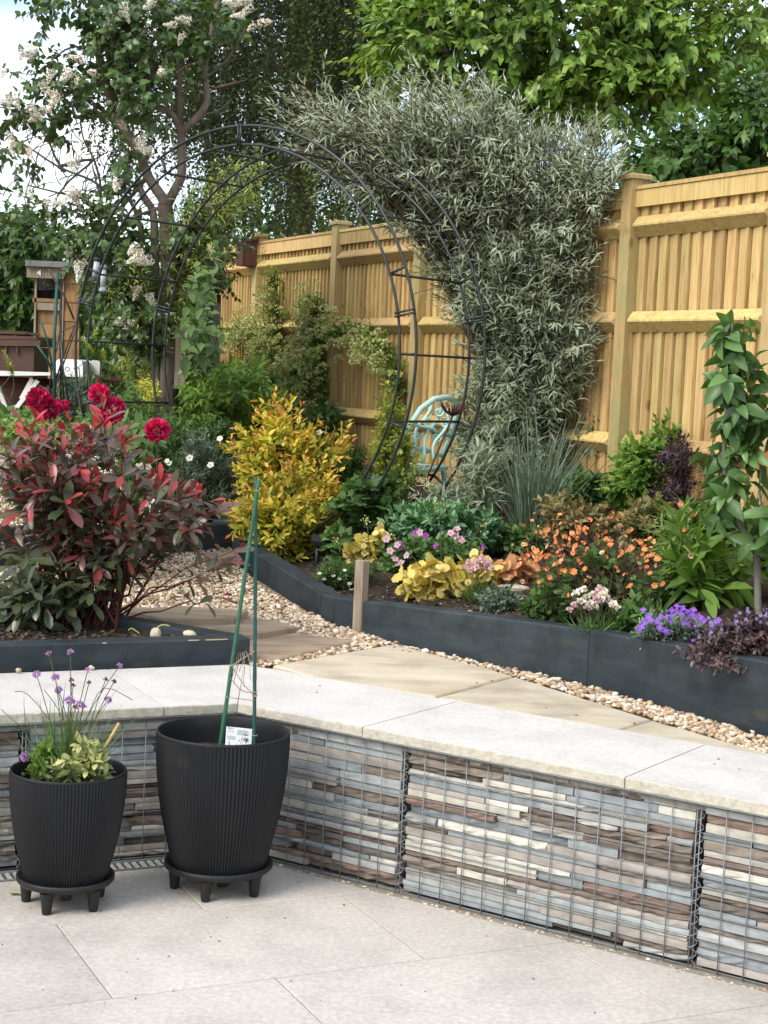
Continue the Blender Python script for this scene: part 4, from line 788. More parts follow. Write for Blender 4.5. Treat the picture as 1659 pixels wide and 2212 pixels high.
# iron flower ornaments
def iron_flower(u, v, ub, vb, Y, r, flat, mat, lab, n=34):
    c = at(u, v, Y); b = at(ub, vb, Y); o = empty('iron_flower', b, lab, 'garden ornament', 'spiky iron flower ornaments'); m = MB(); m.tube([b, (b + c) / 2, c], .005, 6); m.build('stem', mat, o); m = MB(); g = np.random.default_rng(int(u))
    for j in range(n):
        a = 2 * math.pi * j / n; e = flat + g.uniform(-.1, .25); d = np.array([math.cos(a) * math.cos(e), math.sin(a) * math.cos(e), math.sin(e)]); m.tube([c, c + d * r * .55 - np.array([0, 0, .004]), c + d * r + np.array([0, 0, .012])], [.004, .0035, .002], 4)
    m.build('head', mat, o)
iron_flower(236, 824, 237, 905, 8.9, .068, .12, M_RUST, 'rusty spiky iron flower on a thin stem above the red peonies'); iron_flower(978, 898, 900, 1085, 8.35, .08, .45, m_noise('dark red iron', [(.035, .010, .010), (.075, .022, .02)], 30., .7, .2), 'dark red spiky iron flower leaning right in front of the turquoise chair')
# solar light
sb = bp(683, 1226); so_ = empty('solar_light', sb, 'small black solar spotlight on a spike under the yellow shrub', 'solar light'); m = MB(); m.tube([sb - np.array([0, 0, .05]), sb + np.array([.002, 0, .12])], .0105, 8); m.build('stem', M_BLK, so_)
m = MB(); c = sb + np.array([.018, -.01, .145]); x_ = unit(np.array([.93, -.2, -.12])); y_ = unit(np.array([.1, .9, .42])); m.box(c, [x_, y_, np.cross(x_, y_)], (.048, .036, .010)); m.build('head', M_BLK, so_); m = MB(); m.box(c + np.cross(x_, y_) * .0105, [x_, y_, np.cross(x_, y_)], (.042, .031, .001)); m.build('panel', m_plain('solar cell', (.012, .014, .02), .2, .6), so_)
# rocks
M_WROCK = m_noise('white stone', [(.60, .57, .50), (.78, .75, .68)], 9., .85, .4); M_PROCK = m_noise('pink stone', [(.22, .14, .11), (.36, .25, .20)], 9., .9, .5); M_GROCK = m_noise('grey stone', [(.20, .20, .19), (.40, .40, .38)], 12., .9, .6)
rock('boulder', gp(348, 1128), (.13, .09, .105), M_WROCK, 'large white boulder on the gravel behind the red shrub', 'boulder', 4); rock('boulder', bp(885, 1118), (.10, .08, .085), M_PROCK, 'pinkish brown boulder under the turquoise chair', 'boulder', 5); rock('boulder', bp(1562, 1140), (.085, .07, .20), M_GROCK, 'grey pointed boulder behind the young apple tree', 'boulder', 6)
rock('stone_slab', bp(1108, 1276), (.08, .06, .018), M_SAND, 'flat sandstone piece lying in the soil under the peach leaved plant', 'stone', 7); rock('small_rock', on_z(409, 1379, .61), (.030, .022, .022), M_SAND, 'small beige rock near the pointed corner of the left bed', 'stone', 8); rock('small_rock', on_z(336, 1381, .61), (.022, .012, .030), M_SAND, 'small upright beige stone in the soil of the left bed', 'stone', 9)
for k, (u, v) in enumerate([(40, 1459), (198, 1452)]): rock('small_rock', on_z(u, v - 6, ZC + .004), (.012, .008, .010), M_SAND, ['tiny tan stone on the coping at the far left', 'tiny tan stone on the coping behind the chives'][k], 'stone', 12 + k)
# turquoise cast chair
atc = lambda u, v, Y: at(u, v, Y + .62)
M_TURQ = m_noise('turquoise paint', [(.34, .56, .50), (.46, .66, .59)], 20., .5, .2, 60., .004); chr_ = empty('garden_chair', bd(890, 9.15), 'pale turquoise ornate cast metal chair under the silver shrub', 'chair')
def rib(px, r, name): m = MB(); m.tube([atc(*q) for q in px], r, 6); return m.build(name, M_TURQ, chr_)
A_, B_ = 8.45, 8.75
rib([(864, 1008, A_), (870, 962, A_), (884, 921, A_), (908, 884, A_ + .05), (938, 862, A_ + .15), (966, 858, B_ - .1), (984, 868, B_), (985, 900, B_), (972, 945, B_), (953, 992, B_)], .017, 'back_frame')
for k, (a, b) in enumerate([((880, 990), (930, 870)), ((905, 1000), (955, 865)), ((930, 995), (975, 880)), ((872, 960), (960, 985)), ((890, 915), (972, 940))]):
    rib([(a[0] + (b[0] - a[0]) * t + 7 * math.sin(t * 9 + k), a[1] + (b[1] - a[1]) * t, A_ + .2 * t) for t in np.linspace(0, 1, 9)], .010, 'scroll')
for k, (u, v, r) in enumerate([(900, 940, 11), (925, 910, 13), (948, 890, 11), (915, 970, 12), (943, 945, 12), (962, 915, 10)]): rib([(u + r * (1 - t / 9) * math.cos(t), v + r * (1 - t / 9) * math.sin(t), 8.58) for t in np.linspace(0, 7, 14)], .008, 'scroll')
m = MB(); pl = [atc(838, 1012, 8.35)[:2], atc(905, 1020, 8.2)[:2], atc(968, 1000, 8.65)[:2], atc(880, 1002, 8.85)[:2]]; zc = atc(880, 1012, 8.45)[2]; m.prism(pl, zc - .012, zc + .012, bev=.004); m.build('seat', M_TURQ, chr_)
rib([(848, 1014, 8.3), (852, 1035, 8.3), (858, 1055, 8.3), (852, 1080, 8.3), (846, 1110, 8.3)], .020, 'leg'); rib([(905, 1020, 8.2), (880, 1030, 8.2), (868, 1052, 8.2), (866, 1085, 8.2), (872, 1112, 8.2)], .020, 'leg'); rib([(955, 1002, 8.7), (962, 1050, 8.72), (975, 1100, 8.75)], .016, 'leg'); rib([(880, 1002, 8.9), (884, 1050, 8.9), (888, 1095, 8.9)], .016, 'leg')
rib([(870, 965, 8.45), (850, 972, 8.35), (838, 990, 8.3), (842, 1012, 8.3)], .014, 'armrest')
# ------------------------------------------------------------------ leaf materials
LF_PHOT = m_leaf('photinia leaf', [(.040, .064, .026), (.070, .080, .042), (.105, .072, .056), (.15, .042, .042), (.34, .036, .036)], [0, .38, .62, .80, 1], .2, .3, .5, (1.3, .9, .6))
LF_BUDD = m_leaf('silver leaf', [(.075, .110, .060), (.160, .212, .128), (.30, .355, .245), (.46, .50, .39)], [0, .28, .58, 1], .28, .6, .2, (1.1, 1.15, .8))
LF_CHERRY = m_leaf('bright green leaf', [(.045, .10, .018), (.10, .19, .032), (.19, .30, .058), (.28, .385, .10)], None, .4, .4, .4)
LF_DARKTREE = m_leaf('mid green leaf', [(.022, .055, .012), (.045, .10, .018), (.08, .155, .028)], None, .3, .4, .4)
LF_BIRCH = m_leaf('birch leaf', [(.024, .042, .018), (.044, .072, .026), (.082, .118, .036), (.15, .18, .045)], [0, .45, .8, 1], .25, .45, .35)
LF_LILAC = m_leaf('lilac leaf', [(.028, .060, .018), (.056, .105, .028), (.105, .17, .042)], None, .25, .35, .45)
LF_LIME = m_leaf('lime leaf', [(.12, .18, .03), (.22, .28, .055), (.40, .42, .13)], None, .3, .5)
LF_SPIR = m_leaf('golden leaf', [(.20, .29, .03), (.42, .44, .045), (.62, .52, .07), (.66, .40, .08), (.54, .16, .06)], [0, .3, .62, .86, 1], .28, .5, .3, (1.2, 1.05, .5))
LF_GREEN = m_leaf('herb leaf', [(.032, .072, .018), (.062, .125, .030), (.115, .195, .055)], None, .28, .5)
LF_FRESH = m_leaf('fresh green leaf', [(.055, .12, .018), (.10, .19, .03), (.16, .26, .05)], None, .32, .5)
LF_BLUE = m_leaf('blue green leaf', [(.05, .085, .055), (.10, .145, .10), (.19, .24, .17)], None, .2, .55)
LF_SEDUM = m_leaf('sedum leaf', [(.055, .125, .055), (.095, .20, .09), (.16, .29, .145)], None, .15, .45, .35)
LF_YELL = m_leaf('yellow heuchera leaf', [(.40, .31, .04), (.62, .50, .10), (.74, .64, .26)], None, .25, .5, .3, (1.1, 1, .5))
LF_PEACH = m_leaf('peach heuchera leaf', [(.34, .13, .06), (.55, .30, .13), (.66, .44, .22)], None, .25, .5, .3, (1.1, .9, .6))
LF_BRONZE = m_leaf('bronze leaf', [(.08, .11, .035), (.15, .15, .055), (.27, .19, .095)], None, .25, .5)
LF_AJUGA = m_leaf('burgundy leaf', [(.018, .010, .011), (.040, .020, .020), (.085, .055, .05)], None, .1, .35, .5, (1.2, .7, .6))
LF_PURP = m_leaf('black purple leaf', [(.014, .009, .012), (.035, .018, .026), (.06, .03, .04)], None, .1, .45, .4, (1.2, .6, .8))
LF_APPLE = m_leaf('apple leaf', [(.035, .085, .022), (.062, .135, .034), (.11, .20, .06)], None, .28, .38, .45)
LF_SAGE = m_leaf('variegated sage leaf', [(.09, .13, .05), (.24, .27, .10), (.52, .50, .22)], None, .2, .6)
LF_CREAM = m_leaf('cream blossom', [(.32, .38, .11), (.50, .53, .22), (.64, .63, .38)], None, .25, .7, .1, (1, 1, .8))
PT = lambda nm, a, b, tr=.25: m_leaf(nm, [a, b], None, tr, .6, .15, (1.05, .9, .85))
P_WHITE = PT('white petal', (.74, .72, .60), (.88, .86, .76)); P_BROWNED = PT('browned petal', (.30, .14, .06), (.48, .27, .13)); P_RED = PT('crimson petal', (.40, .006, .055), (.70, .025, .13), .2)
P_PINK = PT('pale pink petal', (.62, .38, .44), (.78, .58, .62)); P_MAG = PT('magenta petal', (.26, .05, .30), (.38, .09, .42)); P_ORANGE = PT('coral petal', (.62, .16, .055), (.76, .30, .13)); P_PEACH = PT('peach petal', (.74, .42, .22), (.80, .56, .36))
P_VIOLET = PT('violet petal', (.20, .07, .50), (.30, .13, .62)); P_CHIVE = PT('mauve petal', (.36, .19, .42), (.50, .30, .56)); P_CHBUD = PT('bud skin', (.13, .06, .07), (.20, .10, .10), .1); P_YC = PT('yellow centre', (.50, .34, .04), (.62, .45, .08)); P_BROWNC = PT('brown centre', (.10, .04, .015), (.18, .07, .02)); P_LILAC = PT('blue spike', (.20, .18, .36), (.32, .29, .48)); P_SCAR = PT('scarlet petal', (.60, .07, .03), (.72, .14, .06))

def petals_mesh(name, specs, mats, mi=None):
    """specs: (centre, direction, up, length, width, material)"""
    V, T, M, va = [], [], [], []
    for c, d, u, l, wd, mt in specs:
        c = np.asarray(c, float); d = unit(d); x = unit(np.cross(d, u)); z = np.cross(x, d); b = len(V)
        V += [c, c + d * l * .55 - x * wd / 2 + z * l * .06, c + d * l * .55 + x * wd / 2 + z * l * .06, c + d * l - x * wd * .3 - z * .06 * l, c + d * l + x * wd * .3 - z * .06 * l]
        T += [(b, b + 2, b + 1), (b + 1, b + 2, b + 4), (b + 1, b + 4, b + 3)]; M += [mt] * 3; va += [RNG.uniform(.05, .95)] * 5
    return np_mesh(name, np.array(V), np.array(T), mats, var=np.array(va), smooth=False, matidx=M)
Zu = np.array([0, 0, 1.])
def disc_flower(name, n, r, wd, cup, mp, mc, nc=6, rc=.25):
    S = []
    for i in range(n):
        a = 2 * math.pi * i / n; d = np.array([math.cos(a), math.sin(a), cup]); S.append(((0, 0, 0), d, Zu, r, wd, 0))
    for i in range(nc):
        a = 2 * math.pi * i / nc; d = np.array([math.cos(a), math.sin(a), .8]); S.append(((0, 0, .02 * r), d, Zu, r * rc, r * rc * .8, 1))
    return petals_mesh(name, S, [mp, mc])
def pompon(name, n, r, pl, pw, mat, inner=.45, squash=1., low=-.7):
    S = []
    for i in range(n):
        z = 1 - (1 - low) * (i + .5) / n; a = GA * i; q = math.sqrt(max(0, 1 - z * z)); d = np.array([q * math.cos(a), q * math.sin(a), z * squash]) + RNG.normal(0, .12, 3); d = unit(d)
        S.append((d * r * inner * RNG.uniform(.8, 1.1), unit(d + RNG.normal(0, .3, 3)), unit(RNG.normal(size=3)), pl * RNG.uniform(.8, 1.15), pw, 0))
    return petals_mesh(name, S, [mat])
def panicle(name, n, ln, r, mats, frac):
    S = []
    for i in range(n):
        t = RNG.uniform(0, 1); rr = r * (1 - t) ** .7 * RNG.uniform(.5, 1); a = RNG.uniform(0, 6.28); c = np.array([rr * math.cos(a), rr * math.sin(a), ln * t]); m_ = int(RNG.random() < frac)
        d = unit(np.array([math.cos(a), math.sin(a), .5]) + RNG.normal(0, .3, 3)); x = unit(np.cross(d, RNG.normal(size=3)))
        for s_ in (1, -1): S.append((c, x * s_ + d * .3, d, .0115, .012, m_))
    return petals_mesh(name, S, mats)
BL_LILAC = [panicle('blossom', 95, .15, .05, [P_WHITE, P_BROWNED], .05), panicle('blossom', 80, .13, .045, [P_WHITE, P_BROWNED], .28)]
BL_PEONY = [pompon('bloom', 230, .047, .025, .022, P_RED, .72, .85, -.45), pompon('bloom', 200, .046, .027, .024, P_RED, .62, .8, -.3)]
FL_GEUM = [disc_flower('flower', 6, .0155, .0125, .35, P_ORANGE, P_YC, 6, .4), disc_flower('flower', 6, .014, .0115, .9, P_ORANGE, P_BROWNC, 6, .4), disc_flower('flower', 6, .0145, .012, .5, P_PEACH, P_BROWNC, 6, .4), disc_flower('flower', 5, .010, .008, 1.8, P_PEACH, P_BROWNC)]
FL_GERP = disc_flower('flower', 5, .018, .016, .25, P_PINK, P_MAG, 5, .2); FL_GERM = disc_flower('flower', 5, .018, .016, .5, P_MAG, P_BROWNC, 5, .2)
FL_THR = pompon('flower', 34, .011, .010, .009, P_PINK, .6, .8, -.4); FL_THW = pompon('flower', 34, .012, .010, .010, P_WHITE, .6, .8, -.4)
FL_AUB = disc_flower('flower', 4, .0125, .012, .3, P_VIOLET, P_YC, 4, .15); FL_CIST = disc_flower('flower', 5, .028, .028, .3, P_WHITE, P_YC); FL_SMALLW = disc_flower('flower', 5, .011, .010, .6, P_WHITE, P_YC)
FL_CHIVE = pompon('flower', 60, .011, .0095, .0045, P_CHIVE, .45, 1., -.5); FL_CHBUD = pompon('bud', 16, .007, .010, .008, P_CHBUD, .2, 1.5, -.2); FL_CHHALF = pompon('flower', 34, .008, .012, .0045, P_CHIVE, .35, 1.4, .1)
FL_POPPY = pompon('flower', 14, .022, .028, .03, P_SCAR, .3, .8, .0)
BL_CREAM = pompon('blossom', 46, .03, .011, .013, LF_CREAM, 1.0, .45, .05); BL_CREAM2 = pompon('blossom', 30, .022, .010, .012, LF_CREAM, 1.0, .5, .05)

# ------------------------------------------------------------------ trees beyond and beside the fence
def crown(F, tw, ells, Y, dy, L, n, slen, droop, spread, var, bend, tr=.003, vh=None, sh=.5):
    for (u, v, ru, rv, k) in ells:
        P = ell_tips(k, u, v, ru, rv, Y, dy, .1, sh); c = at(u, v, Y); d = unit(unit(P - c) * .7 + RNG.normal(0, .5, P.shape) + np.array([0, 0, .1]))
        va = 0 if vh is None else vh * np.clip((P[:, 2] - c[2]) / (rv / FPX * Y), -1, 1)
        shoots(F, P, d, RNG.uniform(.6, 1.3, k) * slen, n, L, spread, droop, var, .16, bend, F.tw, tr, vadd=va)
def limb(tw, px, Y, r0, r1, k=7, jy=.0):
    tw.poly([at(u, v, Y + jy * i) for i, (u, v) in enumerate(px)], r0, r1, k)
def smooth_px(px, m=3):
    P = np.array(px, float); out = []
    for i in range(len(P) - 1):
        p0, p1, p2, p3 = P[max(i - 1, 0)], P[i], P[i + 1], P[min(i + 2, len(P) - 1)]
        for t in np.linspace(0, 1, m, endpoint=False): out.append(.5 * (2 * p1 + (p2 - p0) * t + (2 * p0 - 5 * p1 + 4 * p2 - p3) * t * t + (-p0 + 3 * p1 - 3 * p2 + p3) * t ** 3))
    return out + [P[-1]]
def tree(name, label, base, cat='tree', group=None): return empty(name, base, label, cat, group)

# far belt of trees behind everything
ft = D.objects.new('x', None); F = Foliage('small', LF_DARKTREE); g0 = RNG
for (u, v, ru, rv, k, Y) in [(60, 640, 170, 150, 420, 21), (330, 640, 200, 130, 420, 21), (560, 600, 160, 130, 320, 22), (250, 760, 200, 70, 300, 19), (-120, 560, 120, 200, 200, 20), (1750, 420, 200, 250, 300, 20), (1350, 500, 350, 140, 420, 22), (900, 560, 300, 140, 420, 22)]:
    P = ell_tips(k, u, v, ru, rv, Y, 1.2, .1, .4); shoots(F, P, RNG.normal(size=P.shape), .5, 8, .15, (60, 30), .3, (.1, .7), .2)
bt = empty('far_trees', (0, 21, .7), None, None, None, 'stuff'); F.finish(bt, 0); D.objects.remove(ft)
for c in bt.children: c['kind'] = 'stuff'

# weeping birch
bi = tree('birch_tree', 'dark weeping birch with long hanging strands of small leaves behind the fence', at(650, 1000, 15.4)); F = Foliage('small', LF_BIRCH); tw = Twigs()
def strands(box, k, Y0, Y1, l0, l1, var, L, n):
    u = RNG.uniform(box[0], box[2], k); v = RNG.uniform(box[1], box[3], k); Y = RNG.uniform(Y0, Y1, k); P = np.array([at(a, b, c) for a, b, c in zip(u, v, Y)]); d = np.c_[RNG.normal(0, .22, (k, 2)), -np.ones(k)]
    cl = np.sin(u * .021 + Y * 1.7) * .12 + np.sin(v * .03 + u * .008) * .08
    shoots(F, P, d, RNG.uniform(l0, l1, k), n, L, (75, 55), .55, var, .14, 0, F.tw, .0012, vadd=cl)
strands((410, -420, 860, 215), 1900, 14.3, 18.5, .4, 1.1, (.25, .35), .062, 20); strands((620, -300, 860, 120), 420, 14.2, 15.0, .4, .9, (.45, .6), .052, 18); strands((460, 300, 960, 470), 520, 13.9, 15.4, .25, .6, (.55, .75), .055, 14)  # lowest strands by the fence: sunlit look put into lighter leaf tones
strands((230, -100, 460, 230), 330, 14.5, 16.5, .5, 1.2, (.2, .35), .052, 20); strands((190, 180, 360, 300), 34, 14.5, 15.5, .3, .6, (.2, .4), .055, 14); strands((430, 200, 820, 330), 420, 14.6, 17, .3, .8, (.15, .35), .054, 16)
limb(tw, [(650, 1000), (645, 600), (655, 200), (640, -200)], 15.6, .14, .08, 9)
for k in range(16):
    v0 = random.uniform(-300, 150); s_ = random.choice((-1, 1)); L_ = random.uniform(90, 230); limb(tw, smooth_px([(649, v0 + 60), (648 + s_ * L_ * .4, v0 - 20), (648 + s_ * L_, v0 + 30), (648 + s_ * L_ * 1.15, v0 + 110)]), 15.6, .035, .008, 5, -random.uniform(0, .12))
F.tw.poly([at(470, 190, 14.6), at(530, 175, 14.6), at(560, 150, 14.7)], .018, .01, 5); crown(F, tw, [(640, 60, 240, 230, 420), (520, 260, 120, 120, 120), (760, 250, 120, 120, 120)], 18.2, .4, .085, 9, .35, .5, (60, 30), (.05, .3), -.3, .002)
tw.build('trunk', M_BARK, bi); F.finish(bi, 240)

# bright green tree behind the fence, right
ch = tree('cherry_tree', 'large bright green leafy tree behind the fence at the upper right', at(1010, 1000, 13.2)); F = Foliage('ovate', LF_CHERRY); tw = Twigs()
crown(F, tw, [(1010, 40, 190, 150, 300), (1250, 60, 230, 150, 380), (1470, 90, 210, 130, 330), (900, 80, 95, 100, 130), (1110, 210, 130, 70, 140), (1360, 190, 150, 60, 120), (1240, 215, 90, 45, 60), (1620, 20, 80, 90, 70), (1200, -160, 420, 130, 330), (940, 190, 60, 70, 60), (1510, 190, 60, 36, 22), (1060, 300, 110, 40, 60)], 13, .8, .108, 9, .30, .55, (55, 25), (.2, .8), .0, .004, .14)
limb(tw, smooth_px([(1010, 1000), (1008, 600), (1012, 300), (1028, 230), (1045, 160), (1050, 60), (1080, -60)]), 13.1, .10, .05, 9); limb(tw, smooth_px([(1015, 330), (1090, 300), (1180, 262), (1260, 246), (1314, 232), (1420, 190), (1520, 140)]), 13, .035, .012); limb(tw, smooth_px([(1042, 170), (1100, 90), (1190, 40), (1260, -30)]), 12.9, .035, .015); limb(tw, smooth_px([(1030, 230), (985, 140), (930, 70), (880, 20)]), 13, .03, .01); limb(tw, smooth_px([(1240, 250), (1230, 170), (1290, 90), (1380, 40)]), 13, .022, .008); limb(tw, smooth_px([(1420, 190), (1480, 120), (1580, 60)]), 13, .018, .008)
tw.build('trunk', M_GREYBARK, ch); F.finish(ch, 300)
ct = tree('small_tree', 'darker green leafy tree low behind the fence at the right edge', at(1620, 900, 10.6)); F = Foliage('ovate', LF_DARKTREE); tw = Twigs()
crown(F, tw, [(1570, 330, 110, 60, 150), (1640, 250, 80, 70, 110), (1460, 350, 80, 38, 90), (1400, 385, 50, 22, 30), (1740, 300, 120, 120, 90), (1590, 390, 120, 40, 80)], 10.6, .45, .092, 9, .22, .4, (55, 25), (.2, .75), 0, .003, .15)
limb(tw, smooth_px([(1640, 900), (1640, 500), (1620, 380), (1580, 310)]), 10.7, .05, .015); limb(tw, smooth_px([(1640, 460), (1560, 400), (1450, 350)]), 10.7, .025, .008); tw.build('trunk', M_BARK, ct); F.finish(ct, 200)

# lilac with white flowers, left
li = tree('lilac_tree', 'old branching lilac tree with brown limbs and white flower heads behind the arch', at(366, 1060, 11.2)); F = Foliage('heart', LF_LILAC); tw = Twigs(); LY = 11.2
limb(tw, smooth_px([(362, 1060), (366, 760), (364, 533), (356, 443)]), LY, .07, .05, 9); limb(tw, smooth_px([(356, 450), (351, 428), (320, 382), (299, 324), (266, 277), (245, 245), (234, 202), (220, 151), (212, 90), (230, 58), (252, 29), (268, -40)]), LY, .038, .015, 9)
limb(tw, smooth_px([(358, 450), (370, 425), (391, 382), (393, 324), (393, 286), (428, 252), (448, 216), (441, 162), (446, 119), (457, 72), (470, 0)]), LY, .035, .016, 9); limb(tw, smooth_px([(393, 288), (382, 259), (360, 238), (324, 223), (320, 180), (331, 137), (325, 80)]), LY, .028, .012, 7); limb(tw, smooth_px([(393, 281), (387, 216), (389, 144), (402, 100), (400, 30)]), LY, .024, .012, 7); limb(tw, smooth_px([(374, 240), (367, 173), (376, 120), (390, 40)]), LY, .012, .006)
limb(tw, smooth_px([(356, 960), (338, 800), (335, 551), (331, 461), (313, 428), (300, 400)]), LY, .035, .02, 7); limb(tw, smooth_px([(340, 780), (300, 640), (306, 520), (290, 450), (270, 420)]), LY, .02, .012)
for px in [[(230, 470), (216, 392), (202, 342), (180, 299), (173, 252)], [(245, 420), (200, 390), (126, 360), (54, 313), (-10, 281)], [(140, 370), (122, 346), (101, 299), (54, 248), (-5, 230)], [(232, 205), (180, 190), (130, 190), (90, 150)], [(215, 120), (160, 100), (110, 130)], [(170, 255), (150, 220), (110, 215)], [(200, 345), (150, 390), (120, 430)], [(235, 470), (180, 430), (120, 415), (60, 400)], [(440, 170), (490, 130), (530, 60)], [(425, 250), (470, 240), (500, 215)], [(330, 140), (290, 80), (280, 20)], [(220, 150), (270, 110), (330, 60)], [(350, 240), (300, 200), (262, 180)], [(240, 480), (215, 420), (200, 360)]]:
    nr = min([(364, 533), (356, 443), (320, 382), (299, 324), (266, 277), (245, 245), (234, 202), (220, 151), (212, 90), (391, 382), (393, 286), (428, 252), (448, 216), (441, 162), (324, 223), (331, 137), (360, 238), (126, 360)], key=lambda q: (q[0] - px[0][0]) ** 2 + (q[1] - px[0][1]) ** 2)
    limb(tw, smooth_px([nr] + px), LY, .012, .005, 5, random.uniform(-.02, .02))
for k in range(150):                                                   # fine bare twigs
    u, v = random.choice([(150, 320), (120, 400), (260, 150), (330, 150), (180, 240), (200, 420), (60, 330)]); u += random.gauss(0, 50); v += random.gauss(0, 45); a = random.uniform(-2.6, -.4); l = random.uniform(30, 80); y_ = LY + random.uniform(-.4, .4)
    F.tw.poly([at(u + l * t * math.cos(a + .5 * t), v + l * t * math.sin(a + .4 * t), y_) for t in np.linspace(0, 1, 4)], .0042, .002, 4)
crown(F, tw, [(140, 15, 60, 35, 40), (110, 165, 54, 40, 34), (135, 240, 66, 34, 30), (225, 120, 60, 80, 60), (320, 60, 110, 70, 105), (250, 20, 90, 40, 60), (40, 255, 44, 26, 15), (115, 296, 30, 20, 9), (30, 335, 40, 26, 14), (170, 200, 50, 36, 26), (300, 215, 50, 60, 44), (360, 130, 90, 70, 60), (450, 50, 70, 50, 56), (215, 485, 66, 45, 60), (110, 445, 24, 20, 6), (60, 480, 26, 24, 8), (255, 405, 24, 24, 9), (275, 345, 22, 36, 10), (250, 560, 70, 50, 60), (300, 690, 70, 80, 120), (250, 640, 40, 40, 40), (180, 545, 50, 40, 30), (440, 590, 55, 45, 44), (400, 520, 50, 40, 30), (460, 500, 40, 40, 24)], LY, .45, .062, 8, .20, .6, (70, 40), (.25, .7), 0, .0025, .1)
tw.build('trunk', M_BARK, li); F.finish(li, 300)
pp = [(70, 108), (45, 112), (62, 128), (88, 180), (112, 150), (100, 192), (150, 160), (165, 170), (20, 203), (10, 216), (60, 232), (85, 240), (28, 312), (60, 325), (42, 320), (142, 332), (155, 362), (158, 412), (172, 405), (146, 402), (120, 437), (382, 52), (405, 42), (395, 68), (545, 15), (560, 45), (512, 12), (530, 30), (498, 8), (548, 52), (300, 302), (312, 292), (255, 388), (62, 408), (100, 440), (180, 562), (172, 570), (150, 545), (292, 540), (296, 550), (312, 545), (278, 702), (266, 692), (282, 696), (322, 640), (460, 532), (465, 542), (455, 638), (332, 332), (350, 152), (240, 30), (330, 6), (270, 6), (210, 165), (130, 205), (190, 130), (35, 215), (0, 150), (88, 255), (262, 262), (330, 560), (300, 610), (345, 690)]
P = np.array([at(u + random.gauss(0, 3), v + random.gauss(0, 3), LY - .42 + random.uniform(-.12, .12)) for u, v in pp]); dd = unit(RNG.normal(0, .5, P.shape) + np.array([-.1, -.25, -.35]))
for i in range(len(P)): place_all('blossom', BL_LILAC[i % 2 if i % 3 else 0], li, P[i:i + 1], dd[i:i + 1], random.uniform(.6, .95))

# laurel like tree at the far left edge and other fillers
hd = tree('laurel_shrub', 'dark glossy laurel hedge plant at the far left behind the brown bin', at(30, 960, 14.4), 'shrub'); F = Foliage('broad', LF_DARKTREE); tw = Twigs()
crown(F, tw, [(30, 560, 70, 90, 190), (-60, 600, 80, 140, 120), (50, 680, 60, 70, 120), (85, 520, 40, 36, 50), (20, 760, 80, 60, 90), (120, 640, 60, 60, 60)], 14.4, .5, .12, 8, .25, .6, (60, 25), (.15, .7), 0, .004, .15); limb(tw, [(30, 960), (30, 700), (30, 520)], 14.5, .05, .02); tw.build('trunk', M_BARK, hd); F.finish(hd, 120)

# ------------------------------------------------------------------ shrubs
def ET(L_, Y, dy, **k): return np.vstack([ell_tips(n, u, v, ru, rv, Y, dy, **k) for (u, v, ru, rv, n) in L_])
YB = 9.6; B0 = bd(1125, YB)
def clear_fence(P, d=.14):
    P = np.array(P)
    for i in range(len(P)):
        q = P[i] - EYE; k = (FN @ (P4 - EYE) + d) / (FN @ q)
        if (P[i] - P4) @ FN < d: P[i] = EYE + q * k
    return P
bud = shrub('buddleia', 'tall silvery grey leaved shrub leaning over the arch in front of the fence', 'shrub', B0, clear_fence(ET([(1300, 365, 44, 46, 20), (1150, 400, 180, 170, 90), (930, 230, 190, 85, 66), (700, 290, 130, 60, 22), (1270, 330, 90, 70, 34), (1150, 620, 140, 150, 70), (880, 360, 130, 70, 34), (1050, 290, 130, 110, 60), (1130, 830, 110, 120, 90), (1060, 620, 60, 160, 50), (1110, 980, 90, 60, 50), (1010, 900, 40, 90, 24), (800, 270, 150, 60, 40), (640, 245, 80, 55, 34), (740, 330, 110, 60, 34), (1240, 500, 60, 150, 34), (1225, 740, 70, 150, 36)], YB - .1, .34)), 'willow', LF_BUDD, M_BROWNTWIG, .074, 12, 6, .22, .35, (58, 20), .14, (.30, .9), .12, 300, .009, .10, .80, True, vh=.6, spr=.06)
tt_ = np.array([at(u, v, YB - .3) for u, v in [(1375, 640), (1385, 600), (1350, 800), (1370, 745), (1300, 900), (1280, 960), (1340, 880), (1390, 720)]])
shrub('buddleia', 'thin side shoots of a silvery shrub reaching right across the fence post', 'shrub', bd(1190, YB - .1), tt_, 'lance', LF_BUDD, M_BROWNTWIG, .085, 9, 2, .12, .5, (62, 25), .15, (.05, .35), .08, 90, .005, .4, .5, True)
shrub('photinia', 'big shrub with glossy dark green leaves and bright red new shoots in the left bed', 'shrub', on_z(205, 1352, .60), ET([(110, 1020, 150, 80, 19), (320, 1080, 105, 65, 13), (40, 1130, 100, 90, 10), (230, 1160, 130, 70, 8), (425, 1125, 50, 50, 6), (200, 968, 90, 45, 7), (60, 950, 60, 45, 6)], 6.75, .32), 'obov', LF_PHOT, M_REDTWIG, .100, 7, 3, .15, .3, (72, 16), .28, (.10, .88), .13, 300, .0065, .35, .6, vh=.45, spr=.05)
lowp = ET([(60, 1260, 90, 45, 8), (170, 1270, 60, 40, 4), (10, 1320, 50, 40, 7)], 6.6, .22)
shrub('photinia', 'low skirt of large dark green drooping leaves under the red tipped shrub', 'shrub', on_z(150, 1350, .60), lowp, 'obov', LF_PHOT, M_REDTWIG, .118, 7, 2, .12, .3, (75, 35), .75, (.06, .30), .08, 110, .006, .4, .5)
